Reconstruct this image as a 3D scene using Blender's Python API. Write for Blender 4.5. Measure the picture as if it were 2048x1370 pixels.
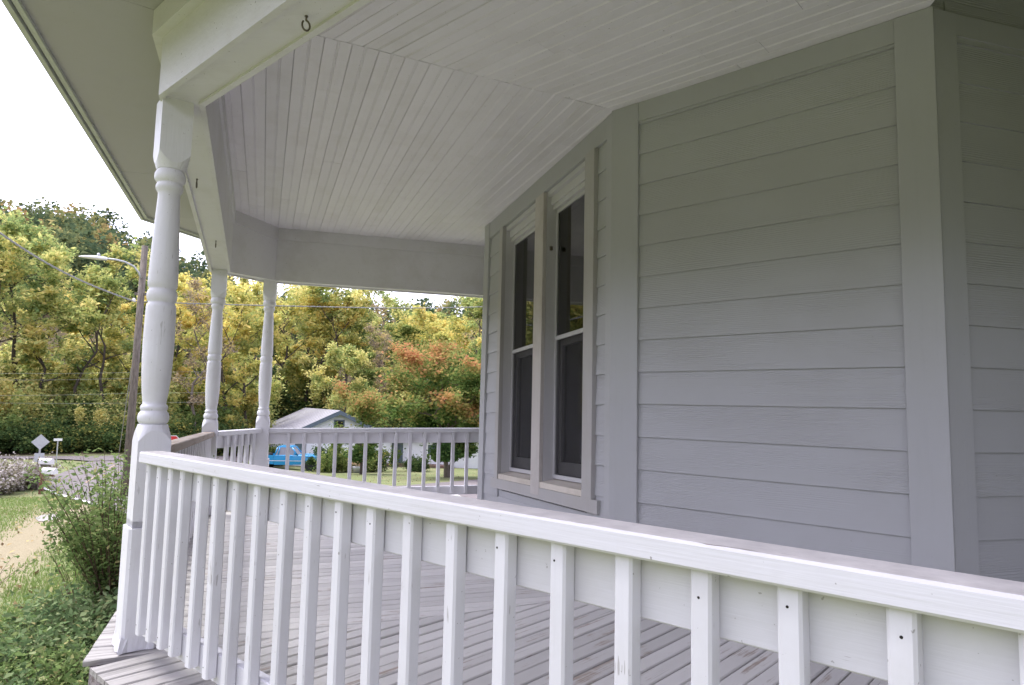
import bpy, math, random
import numpy as np
from mathutils import Vector, Matrix, noise
for o in list(bpy.data.objects): bpy.data.objects.remove(o)
S = bpy.context.scene
C = S.collection
R = math.radians
rng = random.Random(7)
# ---------------------------------------------------------------- camera, sky, sun, exposure
# The photographer stands on the lawn; the eye is the origin, all heights are measured from it.
cam_d = bpy.data.cameras.new('camera'); cam = bpy.data.objects.new('camera', cam_d); C.objects.link(cam)
cam_d.sensor_width = 36; cam_d.lens = 36 * 1344 / 2048; cam_d.clip_start = .05; cam_d.clip_end = 2000
PITCH, ROLL = R(5.37), R(1.22)
cp, sp, cr, sr = math.cos(PITCH), math.sin(PITCH), math.cos(ROLL), math.sin(ROLL)
right = Vector((cr, -sr * sp, sr * cp)); fwd = Vector((0, cp, sp)); up = right.cross(fwd)
cam.matrix_world = Matrix((right, up, -fwd)).transposed().to_4x4()
S.camera = cam
W = bpy.data.worlds.new('World'); S.world = W; W.use_nodes = True
nt = W.node_tree; nt.nodes.clear()
SUN_EL, SUN_AZ = 64, 290           # azimuth clockwise from the view direction: high on the left
sky = nt.nodes.new('ShaderNodeTexSky'); sky.sky_type = 'NISHITA'; sky.sun_disc = False
sky.sun_elevation = R(SUN_EL); sky.sun_rotation = R(SUN_AZ); sky.air_density = 1.0; sky.dust_density = 1.2; sky.ozone_density = 1
hs = nt.nodes.new('ShaderNodeHueSaturation'); hs.inputs['Hue'].default_value = .562; hs.inputs['Saturation'].default_value = .44   # the even grey-white of an overcast sky
bg = nt.nodes.new('ShaderNodeBackground'); bg.inputs[1].default_value = .15
wo = nt.nodes.new('ShaderNodeOutputWorld')
nt.links.new(sky.outputs[0], hs.inputs['Color']); nt.links.new(hs.outputs[0], bg.inputs[0]); nt.links.new(bg.outputs[0], wo.inputs[0])
sl = bpy.data.lights.new('sun', 'SUN'); sl.energy = 1.0; sl.angle = R(25); sl.color = (1, .98, .97)
so = bpy.data.objects.new('sun', sl); C.objects.link(so)
_a, _e = R(SUN_AZ), R(SUN_EL)
so.rotation_euler = Vector((math.sin(_a) * math.cos(_e), math.cos(_a) * math.cos(_e), math.sin(_e))).to_track_quat('Z', 'Y').to_euler()
S.view_settings.view_transform = 'Standard'; S.view_settings.look = 'None'; S.view_settings.gamma = 1
S.view_settings.use_curve_mapping = False; S.view_settings.exposure = 2.02
S.render.engine = 'CYCLES'
S.cycles.max_bounces = 8; S.cycles.diffuse_bounces = 5; S.cycles.glossy_bounces = 3; S.cycles.transparent_max_bounces = 6
S.cycles.use_denoising = True
S.cycles.caustics_reflective = False; S.cycles.caustics_refractive = False

# ---------------------------------------------------------------- helpers
def dirv(az): return Vector((math.sin(R(az)), math.cos(R(az))))
def azof(v): return math.degrees(math.atan2(v[0], v[1]))
def pol(az, D, z=0.0): return Vector((math.sin(R(az)) * D, math.cos(R(az)) * D, z))
def px(x, y, D):
    "point at horizontal distance D metres in the direction where the photograph shows (x, y)"
    v = right * (x - 1024) - up * (y - 685) + fwd * 1344
    return v * (D / math.hypot(v.x, v.y))
def pz(x, y, z):
    v = right * (x - 1024) - up * (y - 685) + fwd * 1344
    return v * (z / v.z)

class MB:
    "collects faces of ONE mesh"
    def __init__(s): s.v = []; s.f = []; s.sm = []
    def add(s, vs, fs, smooth=False):
        n = len(s.v); s.v += [tuple(q) for q in vs]; s.f += [tuple(i + n for i in f) for f in fs]; s.sm += [smooth] * len(fs); return s
    def hexa(s, lo, hi):                       # lo, hi: 4 bottom + 4 top corners, counter-clockwise
        return s.add(list(lo) + list(hi), [(3, 2, 1, 0), (4, 5, 6, 7), (0, 1, 5, 4), (1, 2, 6, 5), (2, 3, 7, 6), (3, 0, 4, 7)])
    def box(s, x0, x1, y0, y1, z0, z1):
        return s.hexa([(x0, y0, z0), (x1, y0, z0), (x1, y1, z0), (x0, y1, z0)], [(x0, y0, z1), (x1, y0, z1), (x1, y1, z1), (x0, y1, z1)])
    def prism(s, prof, x0, x1, axis='x', e0=None, e1=None):
        "extrude a closed profile (a, b) along an axis; e0/e1: functions giving the end position for each profile point"
        n = len(prof); vs = []
        for t, e in ((x0, e0), (x1, e1)):
            for a, b in prof:
                tt = e(a, b) if e else t
                vs.append({'x': (tt, a, b), 'y': (b, tt, a), 'z': (a, b, tt)}[axis])
        fs = [tuple(range(n))[::-1], tuple(range(n, 2 * n))] + [(i, (i + 1) % n, (i + 1) % n + n, i + n) for i in range(n)]
        return s.add(vs, fs)
    def cbox(s, x0, x1, y0, y1, z0, z1, c, axis='x'):
        A = {'x': (y0, y1, z0, z1, x0, x1), 'z': (x0, x1, y0, y1, z0, z1), 'y': (z0, z1, x0, x1, y0, y1)}[axis]
        a0, a1, b0, b1, t0, t1 = A
        prof = [(a0 + c, b0), (a1 - c, b0), (a1, b0 + c), (a1, b1 - c), (a1 - c, b1), (a0 + c, b1), (a0, b1 - c), (a0, b0 + c)]
        return s.prism(prof, t0, t1, axis)
    def lathe(s, prof, n=24, c=(0, 0)):
        vs = []; fs = []
        for r, z in prof:
            for k in range(n):
                a = 2 * math.pi * k / n; vs.append((c[0] + r * math.cos(a), c[1] + r * math.sin(a), z))
        for i in range(len(prof) - 1):
            for k in range(n):
                k2 = (k + 1) % n; fs.append((i * n + k, i * n + k2, (i + 1) * n + k2, (i + 1) * n + k))
        fs.append(tuple(range(n))[::-1]); fs.append(tuple((len(prof) - 1) * n + k for k in range(n)))
        return s.add(vs, fs, True)
    def tube(s, pts, rad, n=6, cap=True):
        pts = [Vector(p) for p in pts]; m = len(pts)
        if not hasattr(rad, '__len__'): rad = [rad] * m
        vs = []; fs = []; prev = None
        for i, p in enumerate(pts):
            t = (pts[min(i + 1, m - 1)] - pts[max(i - 1, 0)])
            if t.length < 1e-9: t = Vector((0, 0, 1))
            t.normalize()
            if prev is None: a = t.orthogonal().normalized()
            else:
                a = prev - t * prev.dot(t)
                a = a.normalized() if a.length > 1e-6 else t.orthogonal().normalized()
            prev = a; b = t.cross(a)
            for k in range(n):
                q = 2 * math.pi * k / n; vs.append(p + (a * math.cos(q) + b * math.sin(q)) * rad[i])
        for i in range(m - 1):
            for k in range(n):
                k2 = (k + 1) % n; fs.append((i * n + k, i * n + k2, (i + 1) * n + k2, (i + 1) * n + k))
        if cap: fs.append(tuple(range(n))[::-1]); fs.append(tuple((m - 1) * n + k for k in range(n)))
        return s.add(vs, fs, True)
    def shear(s, f):
        s.v = [(x, y, z + f(x, y, z)) for x, y, z in s.v]; return s
    def data(s, name, mat):
        me = bpy.data.meshes.new(name); me.from_pydata(s.v, [], s.f); me.update()
        if any(s.sm): me.polygons.foreach_set('use_smooth', s.sm)
        if mat: me.materials.append(mat)
        return me

def link(name, me, parent=None, loc=(0, 0, 0), rot=(0, 0, 0)):
    o = bpy.data.objects.new(name, me); C.objects.link(o); o.parent = parent; o.location = loc; o.rotation_euler = rot; return o
def part(name, mb, mat, parent=None, loc=(0, 0, 0), rot=(0, 0, 0)): return link(name, mb.data(name, mat), parent, loc, rot)
def tag(o, label, cat, group=None):
    o['label'] = label; o['category'] = cat
    if group: o['group'] = group
    return o
def thing(name, label, cat, loc=(0, 0, 0), rotz=0.0, group=None):
    return tag(link(name, None, None, loc, (0, 0, rotz)), label, cat, group)
def structure(o): o['kind'] = 'structure'; return o
def stuff(o): o['kind'] = 'stuff'; return o
def th(az): return R(90 - az)                   # z rotation that turns local x to an azimuth
def copy_tree(o, parent=None):
    c = o.copy(); C.objects.link(c); c.parent = parent
    for ch in list(o.children): copy_tree(ch, c)
    return c

# ---------------------------------------------------------------- materials
def mat_new(name):
    m = bpy.data.materials.new(name); m.use_nodes = True; n = m.node_tree; n.nodes.clear()
    out = n.nodes.new('ShaderNodeOutputMaterial'); b = n.nodes.new('ShaderNodeBsdfPrincipled'); n.links.new(b.outputs[0], out.inputs[0])
    return m, n, b
def nd(n, t, **k):
    x = n.nodes.new('ShaderNode' + t)
    for a, v in k.items(): setattr(x, a, v)
    return x
def coords(n, scale=(1, 1, 1), kind='Object', rnd=True):
    tc = nd(n, 'TexCoord'); mp = nd(n, 'Mapping'); mp.inputs['Scale'].default_value = scale
    if rnd and kind == 'Object':
        oi = nd(n, 'ObjectInfo'); ml = nd(n, 'VectorMath', operation='MULTIPLY_ADD')
        ml.inputs[1].default_value = (37, 53, 71); n.links.new(oi.outputs['Random'], ml.inputs[0]); n.links.new(tc.outputs[kind], ml.inputs[2]); n.links.new(ml.outputs[0], mp.inputs[0])
    elif kind == 'Position':
        ge = nd(n, 'NewGeometry'); n.links.new(ge.outputs['Position'], mp.inputs[0])
    else: n.links.new(tc.outputs[kind], mp.inputs[0])
    return mp
def noi(n, vec, scale, detail=4, rough=.6):
    x = nd(n, 'TexNoise'); x.inputs['Scale'].default_value = scale; x.inputs['Detail'].default_value = detail; x.inputs['Roughness'].default_value = rough
    n.links.new(vec.outputs[0], x.inputs['Vector']); return x
def ramp(n, fac, stops):
    x = nd(n, 'ValToRGB'); e = x.color_ramp.elements
    while len(e) < len(stops): e.new(.5)
    for i, (p, c) in enumerate(stops): e[i].position = p; e[i].color = c if len(c) == 4 else (*c, 1)
    n.links.new(fac, x.inputs[0]); return x
def mix(n, fac, a, b, mode='MIX'):
    x = nd(n, 'Mix', data_type='RGBA', blend_type=mode)
    for s_, v in ((0, fac), (6, a), (7, b)):
        if hasattr(v, 'links') or hasattr(v, 'is_linked'): n.links.new(v, x.inputs[s_])
        elif isinstance(v, (int, float)): x.inputs[s_].default_value = v
        else: x.inputs[s_].default_value = (*v, 1) if len(v) == 3 else v
    return x.outputs[2]
def bump(n, b, height, strength=.3, dist=.01):
    x = nd(n, 'Bump'); x.inputs['Strength'].default_value = strength; x.inputs['Distance'].default_value = dist
    n.links.new(height, x.inputs['Height']); n.links.new(x.outputs[0], b.inputs['Normal']); return x
g3 = lambda v: (v, v, v)

def painted(name, col, dirt=(.30, .27, .20), amount=.35, flakes=0.0, topdirt=None, grain=(3, 60, 60), rough=.45, spots=.25, bstr=.25, vary=.06, moss=0.0, gscale=1.0, fdir=(7, 150, 150)):
    "weathered paint over wood: grain relief, cloudy dirt, fly specks, per-board tone"
    m, n, b = mat_new(name)
    co = coords(n); gr = coords(n, grain)
    base = nd(n, 'RGB'); base.outputs[0].default_value = (*col, 1)
    oi = nd(n, 'ObjectInfo'); mr = nd(n, 'MapRange'); mr.inputs[3].default_value = 1 - vary; mr.inputs[4].default_value = 1 + vary * .4
    n.links.new(oi.outputs['Random'], mr.inputs[0])
    c1 = mix(n, 1.0, base.outputs[0], mr.outputs[0], 'MULTIPLY')
    n1 = noi(n, co, 2.2, 6, .7); f1 = ramp(n, n1.outputs[0], [(.48, g3(0)), (.8, g3(amount))])
    c2 = mix(n, f1.outputs[0], c1, dirt)
    gn = noi(n, gr, 1.0 * gscale, 3, .65); f2 = ramp(n, gn.outputs[0], [(.56, g3(0)), (.72, g3(amount * .35))])
    c3 = mix(n, f2.outputs[0], c2, tuple(v * .55 for v in col))
    if spots:
        sp_ = noi(n, co, 85, 2, .5); f3 = ramp(n, sp_.outputs[0], [(.735, g3(0)), (.76, g3(spots * 2))])
        c3 = mix(n, f3.outputs[0], c3, (.12, .10, .07))
    if moss:
        mo = noi(n, co, 1.6, 5, .7); f4 = ramp(n, mo.outputs[0], [(.42, g3(0)), (.7, g3(moss))]); c3 = mix(n, f4.outputs[0], c3, (.26, .27, .09))
    if topdirt:                                               # grime that lies on upward faces
        ge = nd(n, 'NewGeometry'); sx = nd(n, 'SeparateXYZ'); n.links.new(ge.outputs['Normal'], sx.inputs[0]); f5 = ramp(n, sx.outputs[2], [(.6, g3(0)), (.95, g3(.9))])
        tn = noi(n, co, 14, 4, .7); tc_ = ramp(n, tn.outputs[0], [(.3, tuple(v * .82 for v in topdirt)), (.7, tuple(v * 1.15 for v in topdirt))]); c3 = mix(n, f5.outputs[0], c3, tc_.outputs[0])
    if flakes:                                                # narrow chips where the paint has come off along the grain
        fl = noi(n, coords(n, fdir), 1, 3, .6); big = noi(n, coords(n, (1.4, 9, 9)), 1, 2); pr = nd(n, 'Math', operation='MULTIPLY'); n.links.new(fl.outputs[0], pr.inputs[0]); n.links.new(big.outputs[0], pr.inputs[1])
        f6 = ramp(n, pr.outputs[0], [(.405, g3(0)), (.42, g3(flakes))]); c3 = mix(n, f6.outputs[0], c3, (.16, .13, .11))
    n.links.new(c3, b.inputs['Base Color']); b.inputs['Roughness'].default_value = rough; b.inputs['Specular IOR Level'].default_value = .35
    bump(n, b, gn.outputs[0], bstr, .004)
    return m
M = {}
M['white'] = painted('white_paint', (.69, .685, .715), flakes=.5, amount=.16, grain=(2.2, 55, 55), spots=.22, bstr=.3)
M['white_v'] = painted('white_baluster_paint', (.69, .685, .715), flakes=.45, amount=.2, grain=(55, 55, 2.4), spots=.25, bstr=.35, vary=.05, fdir=(150, 150, 8))
M['white_post'] = painted('white_post_paint', (.72, .715, .745), amount=.26, flakes=.35, fdir=(120, 120, 8), grain=(60, 60, 3.5), spots=.3, bstr=.42, vary=.02)
M['cap_top'] = painted('worn_cap_paint', (.69, .685, .715), flakes=.9, topdirt=(.62, .585, .565), amount=.18, grain=(2.2, 70, 70), spots=.3, bstr=.35, vary=.03)
M['trim'] = painted('trim_paint', (.405, .41, .415), amount=.14, grain=(40, 40, 2), spots=.1, bstr=.2, vary=.03)
M['beam'] = painted('beam_paint', (.64, .63, .66), amount=.32, grain=(2.0, 45, 45), spots=.5, bstr=.45, vary=.03, moss=.08)
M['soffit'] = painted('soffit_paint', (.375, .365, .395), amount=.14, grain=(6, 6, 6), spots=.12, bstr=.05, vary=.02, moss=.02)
M['ceil'] = painted('ceiling_paint', (.745, .72, .765), dirt=(.42, .38, .33), amount=.28, grain=(1.6, 50, 50), spots=.32, bstr=.16, vary=.035)
M['casing'] = painted('casing_paint', (.40, .39, .375), dirt=(.34, .30, .24), amount=.4, grain=(60, 60, 3), spots=.2, bstr=.4, vary=.05)
M['mull'] = painted('bare_mullion', (.50, .47, .44), dirt=(.22, .18, .14), amount=.5, grain=(70, 70, 3), spots=.2, bstr=.6, vary=.05)
M['vinyl'] = painted('window_vinyl', (.52, .515, .52), amount=.15, grain=(5, 5, 5), spots=0, bstr=.03, rough=.35)
M['sill'] = painted('sill_paint', (.60, .55, .47), dirt=(.25, .2, .14), amount=.5, spots=.3)
M['flash'] = painted('metal_edge', (.50, .52, .48), amount=.4, grain=(1, 8, 8), spots=.3, bstr=.1, rough=.5)

def siding_mat():
    m, n, b = mat_new('embossed_siding')
    co = coords(n); gr = coords(n, (2.3, 26, 26)); wv = nd(n, 'TexWave'); wv.wave_type = 'BANDS'; wv.bands_direction = 'Z'
    wv.inputs['Scale'].default_value = 1.15; wv.inputs['Distortion'].default_value = 7; wv.inputs['Detail'].default_value = 3; wv.inputs['Detail Scale'].default_value = .55
    n.links.new(gr.outputs[0], wv.inputs['Vector'])
    msk = noi(n, coords(n, (.9, 5, 5)), 1.2, 2); mk = ramp(n, msk.outputs[0], [(.42, g3(0)), (.62, g3(1))])
    hh = nd(n, 'Math', operation='MULTIPLY'); n.links.new(wv.outputs['Fac'], hh.inputs[0]); n.links.new(mk.outputs[0], hh.inputs[1])
    fine = noi(n, coords(n, (4, 90, 90)), 1.0, 2)
    ad = nd(n, 'Math', operation='MULTIPLY_ADD'); ad.inputs[1].default_value = .35; n.links.new(fine.outputs[0], ad.inputs[0]); n.links.new(hh.outputs[0], ad.inputs[2])
    d1 = noi(n, co, 1.7, 5, .65); f = ramp(n, d1.outputs[0], [(.45, g3(0)), (.8, g3(.3))])
    c = mix(n, f.outputs[0], (.40, .405, .41), (.32, .312, .298))
    s_ = noi(n, co, 70, 2); fs = ramp(n, s_.outputs[0], [(.745, g3(0)), (.77, g3(.4))]); c = mix(n, fs.outputs[0], c, (.2, .17, .12))
    n.links.new(c, b.inputs['Base Color']); b.inputs['Roughness'].default_value = .55; b.inputs['Specular IOR Level'].default_value = .3
    bump(n, b, ad.outputs[0], .38, .004); return m
M['siding'] = siding_mat()

def deck_mat(name, col, worn, amt, outer=False):
    m, n, b = mat_new(name)
    co = coords(n); gr = coords(n, (1.6, 42, 42))
    base = nd(n, 'RGB'); base.outputs[0].default_value = (*col, 1)
    oi = nd(n, 'ObjectInfo'); mr = nd(n, 'MapRange'); mr.inputs[3].default_value = .82; mr.inputs[4].default_value = 1.06; n.links.new(oi.outputs['Random'], mr.inputs[0])
    c = mix(n, 1.0, base.outputs[0], mr.outputs[0], 'MULTIPLY')
    gn = noi(n, gr, 1, 4, .7); big = noi(n, co, 2.6, 5, .65)
    pr = nd(n, 'Math', operation='MULTIPLY'); n.links.new(gn.outputs[0], pr.inputs[0]); n.links.new(big.outputs[0], pr.inputs[1])
    f = ramp(n, pr.outputs[0], [(.33 - amt * .1, g3(0)), (.40 - amt * .1, g3(.85))]); c = mix(n, f.outputs[0], c, worn)
    ck = noi(n, coords(n, (1.2, 95, 95)), 1, 3, .7); fk = ramp(n, ck.outputs[0], [(.66, g3(0)), (.72, g3(.8))]); c = mix(n, fk.outputs[0], c, tuple(v * .35 for v in worn))
    if outer:                                                 # the outer ends stand in the rain and have lost their paint
        tc = nd(n, 'TexCoord'); sx = nd(n, 'SeparateXYZ'); n.links.new(tc.outputs['Object'], sx.inputs[0]); ma = nd(n, 'Math', operation='MULTIPLY_ADD'); n.links.new(big.outputs[0], ma.inputs[0]); ma.inputs[1].default_value = .35; n.links.new(sx.outputs[0], ma.inputs[2])
        fo = ramp(n, ma.outputs[0], [(.34, g3(.85)), (.52, g3(0))]); wo_ = ramp(n, gn.outputs[0], [(.32, (.09, .08, .075)), (.5, (.26, .245, .235)), (.7, (.36, .34, .325))]); c = mix(n, fo.outputs[0], c, wo_.outputs[0])
    n.links.new(c, b.inputs['Base Color']); b.inputs['Roughness'].default_value = .7
    bump(n, b, gn.outputs[0], .5, .006); return m
M['deck'] = deck_mat('deck_paint', (.67, .65, .61), (.36, .28, .22), .15, True)
M['deck_out'] = deck_mat('weathered_deck', (.42, .37, .38), (.20, .16, .15), .9)

def plain(name, col, rough=.6, metal=0.0, var=.15, scale=6.0, spec=.4):
    m, n, b = mat_new(name); co = coords(n); x = noi(n, co, scale, 4)
    f = ramp(n, x.outputs[0], [(.3, tuple(v * (1 - var) for v in col)), (.7, tuple(min(1, v * (1 + var)) for v in col))])
    n.links.new(f.outputs[0], b.inputs['Base Color']); b.inputs['Roughness'].default_value = rough; b.inputs['Metallic'].default_value = metal; b.inputs['Specular IOR Level'].default_value = spec
    return m
M['dark'] = plain('dark_hole', (.02, .018, .015), .9)
M['steel'] = plain('rusty_steel', (.16, .14, .11), .55, .6)
M['room'] = plain('room_wall', (.055, .05, .047), .9)
M['sash'] = plain('dark_sash', (.15, .145, .14), .6)
M['blind'] = plain('blind_slat', (.62, .60, .56), .6, 0, .05)
def glass_mat():
    m, n, b = mat_new('window_glass'); b.inputs['Base Color'].default_value = (.9, .95, .95, 1); b.inputs['Roughness'].default_value = .02
    b.inputs['Transmission Weight'].default_value = 1; b.inputs['IOR'].default_value = 1.5
    n.nodes.remove(b); out = n.nodes['Material Output'] if 'Material Output' in n.nodes else [x for x in n.nodes if x.type == 'OUTPUT_MATERIAL'][0]
    t = nd(n, 'BsdfTransparent'); t.inputs[0].default_value = (.80, .83, .82, 1); g = nd(n, 'BsdfGlossy'); g.inputs['Roughness'].default_value = .015
    fr = nd(n, 'Fresnel'); fr.inputs[0].default_value = 1.95; mx = nd(n, 'MixShader')
    n.links.new(fr.outputs[0], mx.inputs[0]); n.links.new(t.outputs[0], mx.inputs[1]); n.links.new(g.outputs[0], mx.inputs[2]); n.links.new(mx.outputs[0], out.inputs[0]); return m
M['glass'] = glass_mat()
def screen_mat():
    m, n, b = mat_new('insect_screen'); out = [x for x in n.nodes if x.type == 'OUTPUT_MATERIAL'][0]
    b.inputs['Base Color'].default_value = (.012, .012, .014, 1); b.inputs['Roughness'].default_value = .7
    t = nd(n, 'BsdfTransparent'); mx = nd(n, 'MixShader'); mx.inputs[0].default_value = .45      # fine mesh, more wire than gap at this grazing view
    n.links.new(t.outputs[0], mx.inputs[1]); n.links.new(b.outputs[0], mx.inputs[2]); n.links.new(mx.outputs[0], out.inputs[0]); return m
M['screen'] = screen_mat()
# ================================================================ the porch and the house
FLOOR, CEIL, SOF = -1.075, 1.84, 1.75
DA, DF = 132.0, -20.2                                        # azimuths: along the front rail (towards us), along the side rail
def A2(u, p):                                                # front-rail frame: u along the rail, p distance from the eye to it
    a = dirv(DA); return Vector((a.x * u + math.cos(R(48)) * p, a.y * u + math.sin(R(48)) * p))
P1, P2, P3 = Vector((-1.602, 3.038)), px(430, 700, 7.0).to_2d(), px(534, 700, 7.6).to_2d()
P0 = A2(.86, 1.18); PM = P0 + dirv(74) * 2.6; P4 = P3 + dirv(74) * 2.62
LINE = [PM, P0, A2(-3.13, 1.18), P2, P3, P4]                 # centre line of the beams, house side on the right
ZB = [1.36, 1.36, 1.36, 1.225, 1.272, 1.262]                 # underside of the beams: the old porch has settled at the far end
RAILZ = [-.222, -.222, -.222, -.305, -.292, -.262]
def offs(line, d):
    out = []
    for i, p in enumerate(line):
        ns = []
        for j in (i - 1, i):
            if 0 <= j < len(line) - 1:
                t = (line[j + 1] - line[j]).normalized(); ns.append(Vector((t.y, -t.x)))
        if len(ns) == 1: out.append(p + ns[0] * d)
        else:
            b = (ns[0] + ns[1]).normalized(); out.append(p + b * (d / b.dot(ns[0])))
    return out
def strip(i, o0, o1, z0, z1, line=LINE):
    "mitred bar along segment i between two offsets; z0, z1 per line vertex"
    a, b = offs(line, o0), offs(line, o1)
    q = lambda v, z: (v.x, v.y, z)
    f = lambda z, k: z[k] if hasattr(z, '__len__') else z
    lo = [q(b[i], f(z0, i)), q(b[i + 1], f(z0, i + 1)), q(a[i + 1], f(z0, i + 1)), q(a[i], f(z0, i))]
    hi = [q(b[i], f(z1, i)), q(b[i + 1], f(z1, i + 1)), q(a[i + 1], f(z1, i + 1)), q(a[i], f(z1, i))]
    return MB().hexa(lo, hi)
def plan_of(me, base):                                       # move a world-space part so that its origin lies at the base point
    return me

# ---- porch roof: beams, ceiling boards, soffit, fascia
roof = thing('porch_roof', 'white porch roof with beadboard ceiling, boxed beams and wide eaves around the house corner', 'porch roof')
zl = lambda d: [z + d for z in ZB]
for i in range(5):
    bm = part('beam', strip(i, -.068, .068, zl(.014), 1.80), M['beam'], roof)
    part('face_board', strip(i, -.095, -.068, ZB, SOF - .002), M['beam'], bm)
    part('face_board', strip(i, .068, .095, zl(.002), CEIL + .02), M['beam'], bm)
    part('frieze_board', strip(i, -.137, -.095, 1.632, SOF - .002), M['beam'], bm)
    part('frieze_board', strip(i, .095, .112, 1.715, CEIL + .015), M['beam'], bm)
    part('fascia', strip(i, -.745, -.72, 1.715, 1.93), M['flash'], roof)
    part('drip_edge', strip(i, -.765, -.745, 1.745, 1.95), M['white'], roof)
    part('eave_moulding', strip(i, -.71, -.685, 1.728, SOF - .002), M['flash'], roof)
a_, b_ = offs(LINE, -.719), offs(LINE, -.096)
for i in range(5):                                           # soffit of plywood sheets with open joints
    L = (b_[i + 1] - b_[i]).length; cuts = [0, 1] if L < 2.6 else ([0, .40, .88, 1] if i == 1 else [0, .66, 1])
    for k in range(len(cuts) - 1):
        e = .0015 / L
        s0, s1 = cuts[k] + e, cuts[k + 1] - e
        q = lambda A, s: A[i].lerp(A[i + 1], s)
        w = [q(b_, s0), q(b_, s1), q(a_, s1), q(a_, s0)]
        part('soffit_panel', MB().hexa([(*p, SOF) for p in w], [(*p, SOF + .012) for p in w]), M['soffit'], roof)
# corners of the house walls
K1 = pz(1237, 222, CEIL).to_2d(); K0 = K1 + dirv(DA) * 1.66; DC = -17.9; K2 = K1 + dirv(DC) * 2.93; DB = 74.0; KW = K0 + dirv(DB) * 1.15
inner = offs(LINE, .06)
BW, BT = .1395, .012
def bead_profile(w):
    return [(0, .004), (.003, 0), (w / 2 - .0075, 0), (w / 2 - .004, .0035), (w / 2, .0005), (w / 2 + .004, .0035), (w / 2 + .0075, 0), (w - .003, 0), (w, .004), (w, .014), (0, .014)]
def lines_x(p, d, q, e):                                     # parameter along p+d*t where it meets line q+e*s
    den = d.x * e.y - d.y * e.x; r = q - p; return (r.x * e.y - r.y * e.x) / den
def ceiling(az, origin, width, far, near, seed, joints):
    "boards along az, side by side to the right of origin; far/near: plan lines (point, direction) where they end"
    rr = random.Random(seed); d = dirv(az); nrm = Vector((d.y, -d.x))
    par = link('ceiling', None, roof, (origin.x, origin.y, CEIL), (0, 0, th(az)))
    nb = math.ceil(width / BW)
    for k in range(nb):
        y0 = k * BW
        end = lambda line: (lambda a, b: lines_x(origin + nrm * a, d, *line))
        e0, e1 = end(near), end(far)
        prof = [(a, b) for a, b in bead_profile(BW - .0012)]
        L0, L1 = e0(y0 + BW / 2, 0), e1(y0 + BW / 2, 0)
        cuts = sorted(rr.uniform(L0 + .5, L1 - .4) for _ in range(joints)) if L1 - L0 > 1.6 and rr.random() < .85 else []
        segs = list(zip([None] + cuts, cuts + [None]))
        for c0, c1 in segs:
            mb = MB(); pr = [(-(y0 + a), b) for a, b in prof][::-1]
            mb.prism(pr, 0, 0, 'x', (lambda a, b, c=c0: e0(-a, b) if c is None else c + .0012), (lambda a, b, c=c1: e1(-a, b) if c is None else c - .0012))
            part('ceiling_board', mb, M['ceil'], par, (0, 0, rr.uniform(-.0012, .0012)))
I1 = inner[2]
seam = (I1, (K1 - I1).normalized())
seam0 = (K0, (inner[1] - K0).normalized())
eps = .002
sn = Vector((seam[1].y, -seam[1].x))
ceiling(DF, I1, (K2 - I1).dot(Vector((dirv(DF).y, -dirv(DF).x))) + .6, (P3 + dirv(74) * 0 + dirv(-16) * .06, dirv(74)), (seam[0] - sn * eps, seam[1]), 3, 2)
nA_ = Vector((dirv(-48).y, -dirv(-48).x))
ceiling(-48, inner[1], (K1 - I1).dot(nA_) + .04, (seam[0] + sn * eps, seam[1]), seam0, 5, 1)
nB_ = Vector((dirv(DB).y, -dirv(DB).x))
ceiling(DB - 180, KW + dirv(DB) * .3, 2.35, seam0, (KW + dirv(DB) * .2, nB_), 6, 0)
# backing above the boards and the roof itself
mb = MB(); outer = offs(LINE, -.75); top = [(*p, 1.93) for p in outer]
hs_ = [(*(KW + dirv(DB) * .5), 2.75), (*(K0 + dirv(20) * 1.2), 2.75), (*(K1 + dirv(60) * .9), 2.75), (*(K2 + dirv(70) * .9), 2.75), (*(K2 + dirv(74) * 1.5), 2.75)]
n0 = len(top); vs = top + hs_
fs = [(0, 1, n0 + 1, n0), (1, 2, n0 + 2, n0 + 1), (2, 3, n0 + 3, n0 + 2), (3, 4, n0 + 3), (4, 5, n0 + 4, n0 + 3)]
mb.add(vs + [(x, y, z + .03) for x, y, z in vs], [f[::-1] for f in fs] + [tuple(i + len(vs) for i in f) for f in fs])
part('roof_deck', mb, plain('roof_shingle', (.09, .09, .095), .85), roof)

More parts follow.
